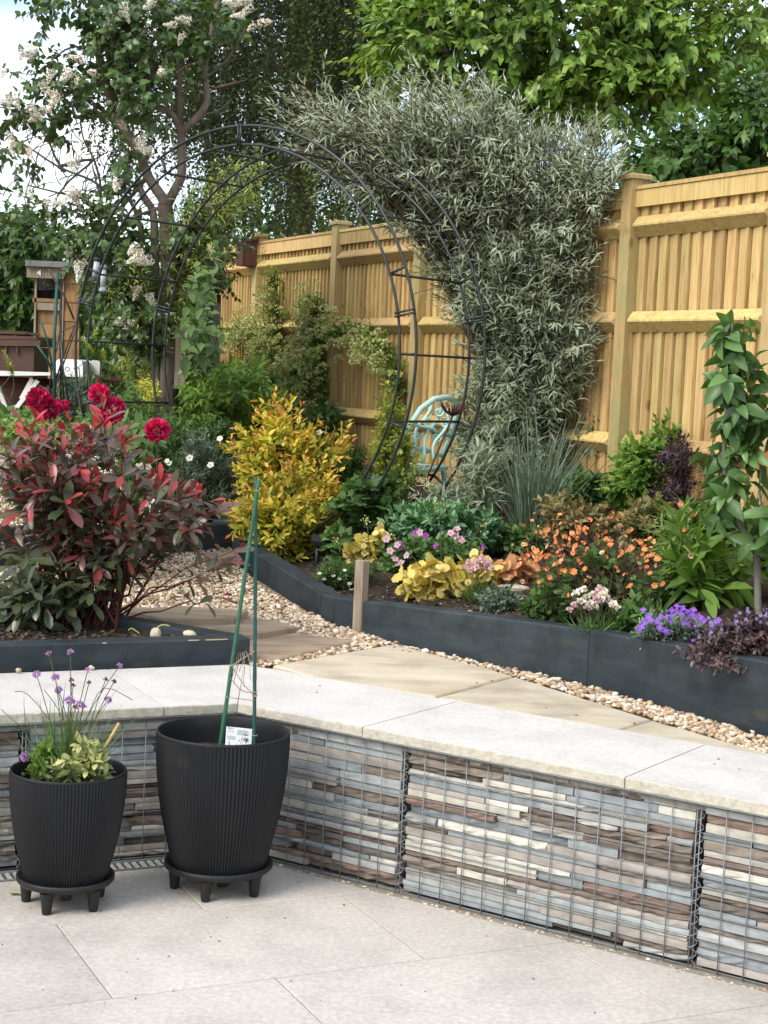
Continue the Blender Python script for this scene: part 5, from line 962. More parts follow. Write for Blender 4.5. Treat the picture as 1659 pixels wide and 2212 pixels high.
ps = np.array([at(u, v, 6.45) for u, v in [(500, 1215), (505, 1190), (470, 1290), (455, 1230)]]); shrub('photinia', 'thin arching red shoots of a shrub reaching over the gravel beside the canes', 'shrub', on_z(230, 1350, .60), ps, 'obov', LF_PHOT, M_REDTWIG, .09, 5, 1, .10, .6, (65, 25), .3, (.2, .8), .1, 20, .005, .55, .65)
shrub('spirea', 'golden yellow spirea with orange tips, the taller one farther back', 'shrub', bd(625, 9.35), ET([(610, 965, 70, 55, 36), (560, 1005, 60, 45, 20), (690, 985, 55, 45, 18), (585, 890, 40, 36, 9), (735, 950, 24, 40, 7), (520, 960, 24, 40, 5), (640, 905, 60, 30, 7)], 9.3, .22), 'oval', LF_SPIR, M_BROWNTWIG, .058, 9, 3, .14, .3, (62, 24), .05, (.05, .80), .14, 160, .004, .3, .6, vh=.3)
Ysf = 8.8
shrub('spirea', 'rounded golden yellow spirea glowing at the path corner in front of the taller one', 'shrub', bd(630, 8.8), ET([(640, 1090, 110, 56, 52), (660, 1025, 90, 24, 9), (770, 1060, 20, 40, 6), (510, 1115, 24, 30, 6), (560, 1130, 62, 50, 26), (710, 1095, 62, 56, 32), (600, 1165, 85, 30, 22)], Ysf - .03, .22), 'oval', LF_SPIR, M_BROWNTWIG, .056, 9, 3, .12, .25, (62, 24), .05, (.05, .80), .14, 220, .004, .35, .55, vh=.3)
shrub('variegated_shrub', 'pale yellow green leaved plant left of the golden spirea', 'shrub', gp(480, 1120), ET([(485, 1020, 45, 40, 22), (470, 1060, 40, 30, 12)], gp(480, 1120)[1], .15), 'lance', LF_LIME, M_TWIG, .06, 9, 3, .08, .3, (60, 30), .1, (.3, .95), .14, 60, .003)
shrub('cistus', 'grey green bushy plant with a few large white flowers beyond the gravel', 'shrub', gp(440, 1135), ET([(440, 1010, 75, 70, 70), (390, 1060, 60, 50, 34), (500, 1060, 50, 60, 30), (440, 950, 60, 40, 24)], 9.7, .3), 'slim', LF_BLUE, M_TWIG, .045, 10, 4, .10, .25, (50, 25), 0, (.05, .55), .15, 90, .003)
o = D.objects['cistus']; P = np.array([at(u, v, 9.35) for u, v in [(361, 996), (366, 1001), (322, 1026), (330, 1030), (475, 948), (690, 935), (240, 1000), (455, 1005), (548, 1000), (410, 990)]]); place_all('flower', FL_CIST, o, P, np.tile([-.2, -.8, .5], (len(P), 1)), np.linspace(.55, .8, len(P)))
ml = shrub('philadelphus', 'dark green shrub dotted with white flower clusters behind the red shrub', 'shrub', gp(110, 1180), ET([(110, 1050, 110, 60, 50), (260, 1040, 70, 50, 34), (220, 1100, 70, 50, 24), (20, 1010, 60, 50, 20)], 8.0, .25), 'ovate', LF_GREEN, M_TWIG, .055, 8, 3, .1, .3, (65, 30), .2, (.1, .6), .15, 60, .004)
P = np.array([at(u, v, 7.7) for u, v in [(180, 1003), (190, 1010), (120, 985), (135, 1000), (225, 1030), (235, 1025), (270, 1065), (262, 1055), (75, 1042), (245, 1000), (320, 1012), (110, 1060), (185, 1120), (225, 1150), (215, 1140), (4, 1010), (330, 1105), (60, 985), (290, 1120)]]); place_all('blossom', BL_LILAC[0], ml, P, unit(RNG.normal(0, .5, P.shape) + np.array([0, -.6, .4])), .55)
# peonies
py = shrub('peony', 'crimson double peonies above green foliage behind the red leaved shrub', 'peony', gp(190, 1080), ET([(90, 935, 90, 35, 36), (200, 930, 70, 35, 30), (300, 950, 60, 40, 26), (30, 920, 60, 30, 20)], 8.1, .3), 'broad', LF_GREEN, M_TWIG, .10, 7, 2, .09, .45, (60, 35), .2, (.25, .95), .15, 110, .004)
for i, (u, v, s_) in enumerate([(82, 862, 1.0), (108, 884, 1.05), (139, 876, .5), (213, 850, .9), (243, 886, 1.12), (340, 930, 1.12), (90, 892, .7)]):
    c = at(u, v, 7.75 + .05 * (i % 3)); place_all('bloom', BL_PEONY[i % 2], py, c[None], np.array([[random.uniform(-.4, .4), -.75, .55]]), s_); m = MB(); m.tube([c, c - np.array([0, -.02, .12]), c - np.array([.01, -.05, .35])], .003, 5); m.build('stem', M_TWIG, py)
shrub('ground_cover', 'mound of bright green leaves at the left edge under the peonies', 'plant', gp(60, 1060), ET([(70, 925, 90, 28, 60), (140, 945, 50, 25, 24)], 7.75, .2), 'small', LF_FRESH, M_TWIG, .045, 9, 3, .07, .3, (60, 30), .1, (.2, .9), .15, 60, .003)
shrub('euphorbia', 'lime yellow flowering clump seen through the arch', 'plant', gp(318, 1000), ET([(318, 838, 30, 38, 34), (300, 860, 24, 30, 14)], 10.4, .16), 'small', m_leaf('lime bract', [(.22, .26, .02), (.42, .42, .04), (.52, .50, .08)]), M_TWIG, .032, 10, 4, .06, .4, (60, 40), 0, (.2, .9), .2, 40, .003)
shrub('tall_perennial', 'tall leafy dark green perennial clump between the arch and the fence', 'plant', gp(480, 1000), ET([(430, 830, 50, 40, 26), (500, 820, 70, 50, 40), (560, 850, 40, 50, 20), (420, 880, 60, 40, 20)], 10.6, .3, lo=.4), 'slim', LF_FRESH, M_TWIG, .12, 16, 2, .16, .35, (70, 22), .05, (.15, .85), .12, 150, .004, .15, .7)
shrub('small_tree', 'greyish lime leaved shrub filling the inside of the arch', 'shrub', gp(310, 990), ET([(285, 600, 50, 36, 40), (250, 630, 40, 30, 20), (430, 470, 60, 90, 70), (480, 400, 60, 60, 44), (395, 600, 40, 60, 30), (340, 700, 60, 60, 34), (450, 560, 40, 40, 18), (540, 350, 60, 40, 26)], 10.9, .3), 'willow', LF_LIME, M_BROWNTWIG, .075, 9, 4, .14, .45, (62, 28), .25, (.05, .75), .16, 200, .005, .25, .6)
shrub('pear_shrub', 'shrub with broad glossy leaves and mauve stems left of the grey post', 'shrub', gp(385, 1010), ET([(440, 585, 36, 36, 7), (465, 690, 36, 30, 8), (425, 720, 26, 36, 4)], 9.6, .2), 'ovate', LF_LILAC, M_BROWNTWIG, .105, 6, 3, .12, .5, (65, 35), .45, (.3, .9), .12, 60, .006, .2, .6)
for (u, v, Y, lab, mt) in [(290, 900, 10.2, 'shaggy green herb stems growing under the arch', LF_GREEN), (360, 960, 9.9, 'leafy green undergrowth at the left foot of the arch', LF_GREEN), (160, 880, 10.6, 'feathery pale green stems in front of the dark lidded box', LF_BLUE)]:
    shrub('herb', lab, 'plant', gp(u, v + 140) if v > 890 else at(u, 960, Y), ET([(u, v - 20, 55, 55, 44), (u + 40, v + 30, 50, 40, 24)], Y, .25), 'slim', mt, M_TWIG, .06, 12, 3, .10, .25, (55, 25), .05, (.1, .8), .15, 50, .003)
for i, (u, v0, v1) in enumerate([(12, 770, 930), (25, 800, 940), (185, 740, 860), (223, 768, 850), (252, 790, 860), (205, 720, 850)]):
    shrub('flower_spire', ['tall seed spire at the left edge', 'second seed spire close beside the leftmost one', 'cream flowering spire in front of the white box', 'green spire right of the white panel', 'short green spire above the rusty iron flower', 'pale spire rising beside the arch rod'][i], 'plant', at(u + 4, v1, 9.2), np.array([at(u, v0, 9.2)]), 'small', LF_LIME, M_TWIG, .028, 40, 0, .1, .2, (70, 40), .1, (.2, .9), .2, 12, .004)
# climber with cream blossom on the fence
def fence_tip(u, v, off): return fence_pt(u, v, off)
cl = empty('pyracantha', fence_pt(650, 940, .12), 'trained climber with cream flower clusters spread flat along the fence', 'climber'); F = Foliage('small', LF_FRESH); tw = Twigs(); BP, BD = [], []
for px, r in [([(655, 960), (655, 870), (668, 760), (682, 700), (690, 660)], .012), ([(668, 760), (720, 722), (780, 722), (830, 755), (858, 800)], .008), ([(655, 860), (600, 800), (600, 720), (598, 660), (593, 595)], .008), ([(600, 735), (560, 720), (525, 725), (505, 745)], .007), ([(655, 880), (620, 850), (570, 830), (540, 800)], .007), ([(660, 820), (630, 790), (590, 775), (560, 770)], .006), ([(655, 930), (700, 860), (690, 790), (685, 740)], .006), ([(640, 950), (600, 900), (560, 890)], .006), ([(858, 800), (862, 860), (850, 920)], .006)]:
    S = smooth_px(px, 5); Q = np.array([fence_pt(u, v, .10 + .02 * math.sin(i)) for i, (u, v) in enumerate(S)]); tw.poly(Q, r, r * .5, 5)
    for i in range(len(Q) - 1):
        k = 10; st = Q[i] + (Q[i + 1] - Q[i]) * RNG.uniform(0, 1, (k, 1)); dr = unit(RNG.normal(0, 1, (k, 3)) + FN * .7 + np.array([0, 0, .5])); shoots(F, st, dr, RNG.uniform(.06, .22, k), 8, .036, (60, 30), .05, (.1, .9), .2, 0, tw, .0015)
        if px[0] != (600, 735) or 1:
            top = px in ([(655, 960), (655, 870), (668, 760), (682, 700), (690, 660)],); nbl = 0 if (px[0] == (858, 800) or (px[0] == (655, 860) and i > len(Q) * .6)) else 4
            for _ in range(nbl): BP.append(Q[i] + (Q[i + 1] - Q[i]) * random.random() + FN * random.uniform(.04, .15) + np.array([0, 0, random.gauss(.02, .09)]) + FD * random.gauss(0, .12)); BD.append(FN * .5 + np.array([0, 0, .8]) + RNG.normal(0, .3, 3))
tw.build('stems', M_BROWNTWIG, cl); F.finish(cl, 120)
for i in range(len(BP)): place_all('blossom', BL_CREAM if i % 2 else BL_CREAM2, cl, np.array(BP[i:i + 1]), unit(np.array(BD[i:i + 1])), random.uniform(.9, 1.7))
shrub('leafy_shrub', 'dark green shrub at the foot of the far fence under the cream climber', 'shrub', fence_pt(640, 985, .3), ET([(600, 905, 60, 36, 24), (700, 920, 50, 36, 20), (545, 850, 40, 40, 14)], 12.0, .2), 'ovate', LF_GREEN, M_TWIG, .09, 7, 3, .12, .3, (65, 35), .2, (.05, .6), .15, 60, .004)
shrub('privet', 'yellow green small leaved shrub beside the turquoise chair', 'shrub', bd(870, 8.95), ET([(845, 930, 28, 50, 34), (855, 990, 30, 50, 34), (845, 870, 20, 40, 12), (820, 980, 24, 36, 14)], 8.95, .22), 'small', m_leaf('yellow green leaf', [(.07, .13, .016), (.16, .21, .025), (.36, .33, .05)]), M_TWIG, .036, 10, 4, .08, .3, (60, 30), .05, (.1, .85), .2, 120, .003)
shrub('buddleia', 'silvery seedling growing through the lower right part of the arch in front of the chair', 'shrub', bd(1040, 8.4), ET([(1040, 960, 26, 50, 7), (1040, 1030, 36, 40, 10), (960, 1070, 40, 20, 6)], 8.35, .12), 'willow', LF_BUDD, M_BROWNTWIG, .085, 9, 3, .14, .3, (60, 25), .1, (.2, .8), .12, 60, .003)
shrub('privet', 'thin yellow green twigs hanging over the seat of the turquoise chair', 'shrub', bd(880, 8.75), ET([(875, 965, 24, 30, 7), (860, 1030, 24, 24, 5), (915, 1010, 26, 24, 4)], 8.75, .1), 'small', LF_LIME, M_TWIG, .034, 8, 3, .07, .4, (60, 30), .05, (.0, .6), .2, 50, .002)
shrub('heuchera', 'dark green lobed leaf clump under the arch beside the golden spirea', 'plant', bd(810, 8.6), ET([(800, 1060, 46, 30, 40), (770, 1090, 40, 26, 24), (835, 1085, 30, 26, 14)], 8.55, .15), 'lob5', LF_GREEN, M_TWIG, .075, 4, 2, .06, .5, (60, 40), .1, (.1, .55), .12, 60, .003)
shrub('leafy_clump', 'broad dark lobed leaves around the black solar light', 'plant', bp(735, 1222), ET([(738, 1188, 24, 22, 11), (728, 1150, 18, 16, 4)], bp(730, 1222)[1] - .03, .08), 'lob5', LF_GREEN, M_TWIG, .11, 3, 1, .05, .6, (60, 45), .25, (.3, .8), .1, 40, .003)
sm = shrub('campanula', 'low green mat with tiny white flowers on the sleeper edge left of the stake', 'plant', bp(735, 1268), ET([(730, 1235, 45, 20, 60), (700, 1245, 30, 14, 24), (790, 1230, 40, 18, 24)], bp(735, 1268)[1], .12), 'slim', LF_GREEN, M_TWIG, .03, 9, 3, .04, .2, (60, 30), 0, (.1, .8), .15, 60, .002)
P = np.array([at(u, v, bp(735, 1268)[1] - .1) for u, v in [(720, 1245), (744, 1233), (700, 1252), (690, 1240), (755, 1262), (733, 1252)]]); place_all('flower', FL_SMALLW, sm, P, np.tile([0, -.6, .8], (len(P), 1)), 1.)
# grass
gb = bp(1150, 1190); Yg = gb[1]; og = empty('ornamental_grass', gb, 'tuft of upright blue green ornamental grass with pinkish stem bases', 'grass'); F = Foliage('grass', LF_BLUE); k = 330
P = gb + np.c_[RNG.normal(0, .045, (k, 2)), np.zeros(k)]; d = unit(np.c_[RNG.normal(0, .20, (k, 2)), np.ones(k)]); F.add(P, d, unit(np.c_[RNG.normal(0, 1, (k, 2)), np.zeros(k)]), RNG.uniform(.35, .66, k), RNG.uniform(.1, .9, k)); F.finish(og, 110, 'blade', 'blades')
F = Foliage('grass', m_leaf('pink stem', [(.24, .15, .11), (.36, .25, .18)])); k = 70; P = gb + np.c_[RNG.normal(0, .07, (k, 2)), np.zeros(k)]; F.add(P, unit(np.c_[RNG.normal(0, .12, (k, 2)), np.ones(k)]), unit(np.c_[RNG.normal(0, 1, (k, 2)), np.zeros(k)]), RNG.uniform(.14, .28, k), RNG.uniform(.1, .9, k)); F.finish(og, 30, 'blade', 'blades')
shrub('sedum', 'dense mound of fleshy green leaves at the middle of the bed', 'plant', bp(965, 1215), ET([(960, 1120, 100, 36, 90), (880, 1135, 50, 36, 34), (1045, 1140, 50, 40, 34), (970, 1165, 95, 26, 40)], bp(965, 1215)[1] + .05, .22), 'oval', LF_SEDUM, M_TWIG, .055, 11, 2, .06, .4, (62, 25), 0, (.15, .9), .1, 200, .004, .35, .5)
gy = bp(930, 1262)[1]
ge = shrub('geranium', 'hardy geranium with pale pink and magenta flowers in front of the fleshy green mound', 'plant', bp(930, 1255), ET([(920, 1205, 85, 36, 70), (1000, 1200, 50, 36, 36), (860, 1215, 40, 26, 24)], gy, .16), 'lob5', LF_GREEN, M_TWIG, .040, 6, 3, .06, .4, (60, 40), .1, (.1, .75), .15, 90, .002)
P = np.array([at(u, v, gy - .16) for u, v in [(987, 1143), (974, 1152), (994, 1164), (997, 1168), (908, 1150), (859, 1177), (879, 1200), (843, 1190), (853, 1208), (866, 1215), (985, 1158), (835, 1165), (862, 1219)]]); place_all('flower', FL_GERP, ge, P, unit(np.tile([-.2, -.8, .5], (len(P), 1)) + RNG.normal(0, .25, P.shape)), 1.05)
P = np.array([at(u, v, gy - .12) for u, v in [(1046, 1181), (924, 1230), (943, 1181), (862, 1176), (898, 1152), (866, 1182), (920, 1158)]]); place_all('flower', FL_GERM, ge, P, unit(np.tile([-.2, -.8, .5], (len(P), 1)) + RNG.normal(0, .3, P.shape)), 1.)
for (u, v, L_, mt, lab, sz, cat) in [((900, 1298), None, [(900, 1245, 34, 26, 13), (955, 1240, 50, 26, 20), (930, 1265, 50, 20, 14), (985, 1255, 30, 24, 9)], LF_YELL, 'large yellow heuchera with ruffled leaves beside the sleeper', .066, 0), ((800, 1235), None, [(790, 1185, 24, 24, 10), (815, 1165, 20, 26, 8), (770, 1195, 20, 20, 6)], LF_YELL, 'smaller yellow heuchera behind the wooden stake', .06, 0), ((1050, 1275), None, [(1045, 1228, 34, 20, 9)], LF_YELL, 'pale cream heuchera leaves behind the thrift', .07, 0), ((1118, 1262), None, [(1118, 1228, 34, 24, 16), (1095, 1235, 20, 20, 6)], LF_PEACH, 'peach coloured heuchera left of the orange flowers', .07, 0)]:
    b = bp(*u); shrub('heuchera', lab, 'plant', b, ET(L_, b[1] - .03, .08), 'round5', mt, M_BROWNTWIG, sz, 3, 1, .04, .6, (70, 55), .15, (.15, .85), .15, 60, .002)
fb_ = bp(980, 1290)
for i, px in enumerate([[(958, 1270), (925, 1240), (880, 1190), (845, 1155)], [(960, 1265), (953, 1200), (950, 1130), (940, 1085)], [(1000, 1250), (985, 1150), (960, 1090), (915, 1040)], [(965, 1262), (940, 1225), (925, 1200)], [(1010, 1180), (1030, 1150), (1045, 1130)], [(800, 1235), (795, 1150), (792, 1120)], [(860, 1270), (830, 1235), (770, 1180), (720, 1162)]]):
    Yq = fb_[1] - .05; Q = [at(u, v, Yq + .05 * i * .3) for u, v in smooth_px(px)]; m = MB(); m.tube(Q, .0018, 4); o = solo('flower_stalk', m, M_TWIG, ['yellow plant flower stalk arching far left towards the golden spirea', 'upright flower stalk above the middle of the large yellow plant', 'long leaning flower stalk crossing the fleshy green mound', 'short flower stalk with pale florets beside the magenta geraniums', 'flower stalk leaning right above the pale pink thrift', 'flower stalk standing above the smaller yellow plant', 'flower stalk stretching left above the wooden stake'][i], 'flower stalk', 'bare flower stalks of the yellow plants')
    F = Foliage('small', LF_CREAM); k = 26; P = np.array(Q[-1]) + RNG.normal(0, .010, (k, 3)) + (np.array(Q[-2]) - np.array(Q[-1])) * RNG.uniform(0, 1.2, (k, 1)); F.add(P, RNG.normal(size=(k, 3)), RNG.normal(size=(k, 3)), .011, RNG.uniform(0, 1, k)); F.finish(o, 0, 'floret', 'florets')
def thrift(u, v, L_, lab, heads, fl):
    b = bp(u, v); o = empty('thrift', b, lab, 'plant'); F = Foliage('blade', LF_GREEN); k = 260; P = b + np.c_[RNG.normal(0, .03, (k, 2)), np.zeros(k)]; F.add(P, unit(np.c_[RNG.normal(0, .55, (k, 2)), np.ones(k) * .8]), unit(np.c_[RNG.normal(0, 1, (k, 2)), np.zeros(k)]), RNG.uniform(.06, .10, k), RNG.uniform(.1, .9, k)); F.finish(o, 40, 'blade', 'blades'); tw = Twigs()
    Q = np.array([at(a, c, b[1] - random.uniform(-.02, .07)) for a, c in heads]); tw.add(np.tile(b + np.array([0, 0, .01]), (len(Q), 1)) + RNG.normal(0, .02, Q.shape) * [1, 1, 0], Q, .0012, .001, 3); tw.build('stems', M_TWIG, o)
    for i, q in enumerate(Q): place_all('flower', fl[i % len(fl)], o, q[None], unit(np.array([[random.gauss(0, .3), -.3, 1]])), random.uniform(.85, 1.15))
thrift(1030, 1300, 0, 'thrift tuft with pale pink pompon flowers beside the large yellow heuchera', [(1003, 1225), (1012, 1215), (1020, 1222), (1028, 1212), (1036, 1218), (1045, 1213), (1052, 1220), (1058, 1214), (1015, 1232), (1030, 1228), (1048, 1230), (1062, 1228), (1040, 1205)], [FL_THR])
thrift(1290, 1372, 0, 'thrift tuft with white pompon flowers in front of the orange flowers', [(1243, 1282), (1255, 1300), (1230, 1318), (1268, 1290), (1280, 1285), (1290, 1280), (1300, 1285), (1310, 1290), (1318, 1300), (1325, 1306), (1300, 1300), (1288, 1296), (1275, 1305), (1330, 1312), (1240, 1308), (1252, 1278), (1262, 1272), (1295, 1272), (1306, 1276), (1285, 1312), (1268, 1314)], [FL_THW, FL_THW, FL_THR])
# geum
gb_ = bp(1300, 1345); ge2 = shrub('geum', 'mass of coral orange geum flowers on thin dark stems', 'flowering plant', gb_, ET([(1290, 1285, 110, 40, 110), (1210, 1275, 60, 40, 44), (1390, 1285, 60, 36, 44), (1290, 1225, 110, 40, 60)], gb_[1] + .12, .25), 'lob5', LF_GREEN, M_BROWNTWIG, .048, 5, 2, .05, .3, (60, 40), .15, (.05, .7), .15, 90, .002); tw = Twigs()
pts = [(1245 + random.gauss(0, 62), 1195 + random.gauss(0, 42)) for _ in range(120)] + [(1180 + random.gauss(0, 26), 1190 + random.gauss(0, 34)) for _ in range(42)] + [(1385 + random.gauss(0, 34), 1205 + random.gauss(0, 44)) for _ in range(60)] + [(1349, 1188), (1357, 1190), (1410, 1175), (1362, 1306 - 40), (1300, 1235), (1260, 1145), (1425, 1265), (1380, 1268), (1250, 1150), (1290, 1135)]
Q = np.array([at(u, min(max(v, 1105), 1290), gb_[1] + random.uniform(-.18, .25)) for u, v in pts]); roots = gb_ + np.c_[RNG.normal(0, .10, (len(Q), 2)), np.full(len(Q), .05)]; P = bez(np.zeros((len(Q), 3)), Q - roots, .3, .6, 4) + roots[:, None]
for i in range(3): tw.add(P[:, i], P[:, i + 1], .0012, .001, 3)
tw.build('stems', M_BROWNTWIG, ge2)
for i, q in enumerate(Q): place_all('flower', FL_GEUM[random.choice([0, 0, 0, 1, 1, 2, 3])], ge2, q[None], unit(np.array([[random.gauss(-.2, .8), -.6, random.gauss(.4, .6)]])), random.uniform(.6, .95))
shrub('bronze_spirea', 'bronze leaved small shrub behind the orange flowers, left part', 'shrub', bp(1230, 1225), ET([(1235, 1120, 50, 36, 34), (1200, 1110, 30, 36, 16), (1290, 1130, 40, 36, 20)], bp(1230, 1225)[1], .15), 'ovate', LF_BRONZE, M_BROWNTWIG, .045, 9, 3, .07, .4, (60, 25), .1, (.2, .95), .15, 110, .003)
shrub('bronze_spirea', 'bronze leaved small shrub under the dark purple leaves, right part', 'shrub', bp(1385, 1225), ET([(1385, 1120, 46, 30, 30), (1420, 1100, 30, 30, 14)], bp(1385, 1225)[1], .15), 'ovate', LF_BRONZE, M_BROWNTWIG, .045, 9, 3, .07, .4, (60, 25), .1, (.1, .8), .15, 80, .003)
shrub('weigela', 'fresh green rounded leaved shrub in front of the right fence panel', 'shrub', bp(1390, 1130), ET([(1390, 1010, 56, 60, 50), (1350, 1050, 46, 40, 28), (1430, 950, 36, 50, 20), (1400, 1080, 60, 36, 34)], bp(1390, 1130)[1] - .05, .2), 'ovate', LF_FRESH, M_BROWNTWIG, .055, 9, 3, .1, .3, (62, 28), .1, (.1, .9), .15, 150, .004, pair=True)
shrub('elder', 'thin black purple leaved plant right of the fresh green shrub', 'shrub', bp(1470, 1150), ET([(1470, 960, 24, 30, 8), (1460, 1000, 30, 24, 8), (1450, 1065, 34, 24, 9), (1430, 1075, 20, 16, 4), (1485, 1010, 20, 20, 4), (1600, 995, 24, 20, 5)], bp(1470, 1150)[1] - .1, .12), 'lance', LF_PURP, M_BROWNTWIG, .05, 9, 3, .07, .7, (62, 30), .15, (.1, .9), .15, 80, .003)
au = bp(1440, 1392); ob_ = shrub('aubrieta', 'low grey green cushion with violet flowers on the sleeper edge', 'plant', au, ET([(1435, 1355, 65, 24, 150), (1400, 1365, 36, 18, 40), (1490, 1360, 36, 20, 40)], au[1], .11), 'small', LF_BLUE, M_TWIG, .017, 9, 3, .035, .3, (60, 30), 0, (.2, .9), .12, 90, .0015)
AUX = [(1451, 1318), (1463, 1320), (1475, 1314), (1485, 1322), (1494, 1328), (1508, 1330), (1515, 1336), (1520, 1340), (1484, 1332), (1452, 1330), (1470, 1326), (1428, 1333), (1440, 1332), (1400, 1332), (1392, 1345), (1380, 1360), (1386, 1355), (1425, 1356), (1435, 1362), (1440, 1368), (1505, 1350), (1545, 1345), (1552, 1340), (1538, 1350), (1500, 1385), (1512, 1387), (1520, 1385), (1390, 1318), (1405, 1340), (1478, 1345), (1490, 1348), (1446, 1342), (1420, 1345), (1462, 1310), (1498, 1318)]
P = np.array([at(u, v, au[1] - .11 - random.uniform(0, .03)) for u, v in AUX]); place_all('flower', FL_AUB, ob_, P, unit(np.tile([-.2, -.7, .6], (len(P), 1)) + RNG.normal(0, .25, P.shape)), 1.)
aj = bp(1590, 1425); oj = shrub('ajuga', 'dark burgundy creeping ajuga spilling over the sleeper at the right', 'plant', aj, np.vstack([ET([(1560, 1390, 70, 26, 70), (1620, 1380, 60, 36, 60), (1700, 1390, 60, 50, 40)], aj[1] - .02, .14), np.array([at(u, v, aj[1] - .20) for u, v in [(1500, 1425), (1520, 1440), (1545, 1436), (1580, 1440), (1610, 1450), (1640, 1452), (1560, 1425), (1470, 1405)]])]), 'oval', LF_AJUGA, M_REDTWIG, .032, 9, 3, .05, .3, (65, 40), .1, (.1, .95), .15, 200, .0025)
P = []
for (u, v, n_) in [(1505, 1340, 9), (1530, 1335, 9), (1555, 1345, 8), (1595, 1320, 14), (1615, 1315, 14), (1640, 1325, 12), (1602, 1345, 10), (1655, 1310, 10)]:
    for k in range(n_): P.append(at(u + random.gauss(0, 4), v + 4.5 * k, aj[1] - .06))
P = np.array(P); place_all('floret', disc_flower('floret', 4, .006, .006, .4, P_LILAC, P_MAG, 3, .2), oj, P, unit(RNG.normal(size=P.shape) + np.array([0, -.8, .2])), 1.2)
# big leaved greens at the right
hb = bp(1520, 1310); shrub('perennial', 'clump of broad pointed leaves left of the apple trunk', 'plant', hb, ET([(1500, 1240, 46, 40, 10), (1560, 1260, 40, 46, 10), (1590, 1220, 40, 50, 8)], hb[1], .15), 'broad', LF_FRESH, M_TWIG, .19, 2, 1, .06, .3, (45, 30), .25, (.15, .6), .12, 40, .003)
shrub('perennial', 'leafy green undergrowth behind the orange flowers at the right', 'plant', bp(1500, 1225), ET([(1500, 1140, 50, 46, 40), (1580, 1150, 60, 60, 50), (1640, 1200, 50, 70, 40), (1460, 1180, 30, 40, 20), (1690, 1200, 50, 90, 30)], bp(1500, 1225)[1], .25), 'ovate', LF_GREEN, M_TWIG, .07, 7, 3, .10, .3, (60, 35), .2, (.15, .85), .15, 100, .003)
shrub('grassy_clump', 'upright narrow green blades between the orange flowers and the apple tree', 'plant', bp(1480, 1300), ET([(1480, 1180, 40, 50, 26), (1500, 1250, 40, 30, 14)], bp(1480, 1300)[1], .12), 'strap', LF_FRESH, M_TWIG, .22, 3, 1, .06, .1, (30, 15), .05, (.2, .8), .12, 50, .002)
for (u, v, s_) in [(1497, 1110, 1.), (1655, 1003, 1.2), (1470, 1090, .7), (1645, 1010, .8)]:
    c = at(u, v, hb[1] + .35); o = empty('geum_flower', c - np.array([0, 0, .3]), {1497: 'single orange flower on a tall stem above the green clump', 1655: 'scarlet orange bloom at the right edge by the apple tree', 1470: 'small coral bud above the orange flowers', 1645: 'second scarlet bloom just left of the one at the right edge'}[u], 'flower'); m = MB(); m.tube([c, c - np.array([.01, 0, .15]), c - np.array([.03, 0, .3])], .002, 4); m.build('stem', M_TWIG, o); place_all('bloom', FL_GEUM[0] if u < 1600 else FL_POPPY, o, c[None], np.array([[-.2, -.8, .5]]), s_ * 1.2)
# apple tree
ab = bp(1636, 1330); ap = tree('apple_tree', 'slim young apple tree with drooping leaves in front of the right fence panel', ab); F = Foliage('curly', LF_APPLE); tw = Twigs(); YA = ab[1]
limb(tw, smooth_px([(1638, 1345), (1636, 1260), (1632, 1180), (1600, 1140), (1578, 1080), (1565, 1000), (1568, 900), (1575, 820), (1580, 740), (1582, 700)]), YA, .0155, .005, 8)
limb(tw, smooth_px([(1632, 1180), (1650, 1120), (1640, 1050), (1655, 960)]), YA, .007, .003)
crown(F, tw, [(1586, 740, 16, 36, 12), (1578, 825, 24, 46, 12), (1606, 905, 34, 36, 13), (1570, 1000, 30, 40, 10), (1600, 1085, 46, 40, 6), (1655, 1130, 40, 60, 9), (1640, 860, 26, 50, 7), (1660, 980, 30, 50, 7)], YA, .10, .098, 6, .07, .7, (75, 40), (.25, .8), 0, .002, .1); tw.build('trunk', M_GREYBARK, ap); F.finish(ap, 260)
# low filler plants so that little bare soil is seen
for i, (u, v, ru, rv, mt, L_, lab) in enumerate([(1080, 1300, 50, 16, LF_BLUE, .03, 'small grey green plants on the soil behind the sleeper joint'), (1180, 1310, 46, 24, LF_GREEN, .035, 'low green leaves in front of the peach heuchera'), (1380, 1335, 40, 26, LF_GREEN, .05, 'dark green leaves between the white thrift and the violet cushion'), (1130, 1170, 60, 30, LF_GREEN, .05, 'green leaves between the grass tuft and the peach heuchera'), (1260, 1060, 70, 36, LF_GREEN, .07, 'dark leafy plants at the foot of the fence post'), (1000, 1060, 90, 40, LF_BUDD, .07, 'low silver green growth under the tall silvery shrub'), (730, 1120, 40, 40, LF_GREEN, .06, 'green leaves right of the golden spirea'), (760, 1000, 50, 40, LF_GREEN, .06, 'dark leafy stems behind the golden spirea'), (1040, 960, 70, 80, LF_BUDD, .08, 'grey green thicket below the tall silvery shrub'), (470, 930, 60, 30, LF_GREEN, .05, 'dark green low plants beyond the grey green bush')]):
    b = bp(u, v + rv) if u > 600 else gp(u, v + 200); shrub('underplanting', lab, 'plant', b, ET([(u, v, ru, rv, 50)], b[1] if u > 600 else 10.0, .18), ['small', 'lob5', 'ovate', 'oval', 'ovate', 'willow', 'ovate', 'slim', 'willow', 'ovate'][i], mt, M_TWIG, L_, 7, 3, .06, .3, (62, 35), .1, (.05, .6), .15, 30, .002)
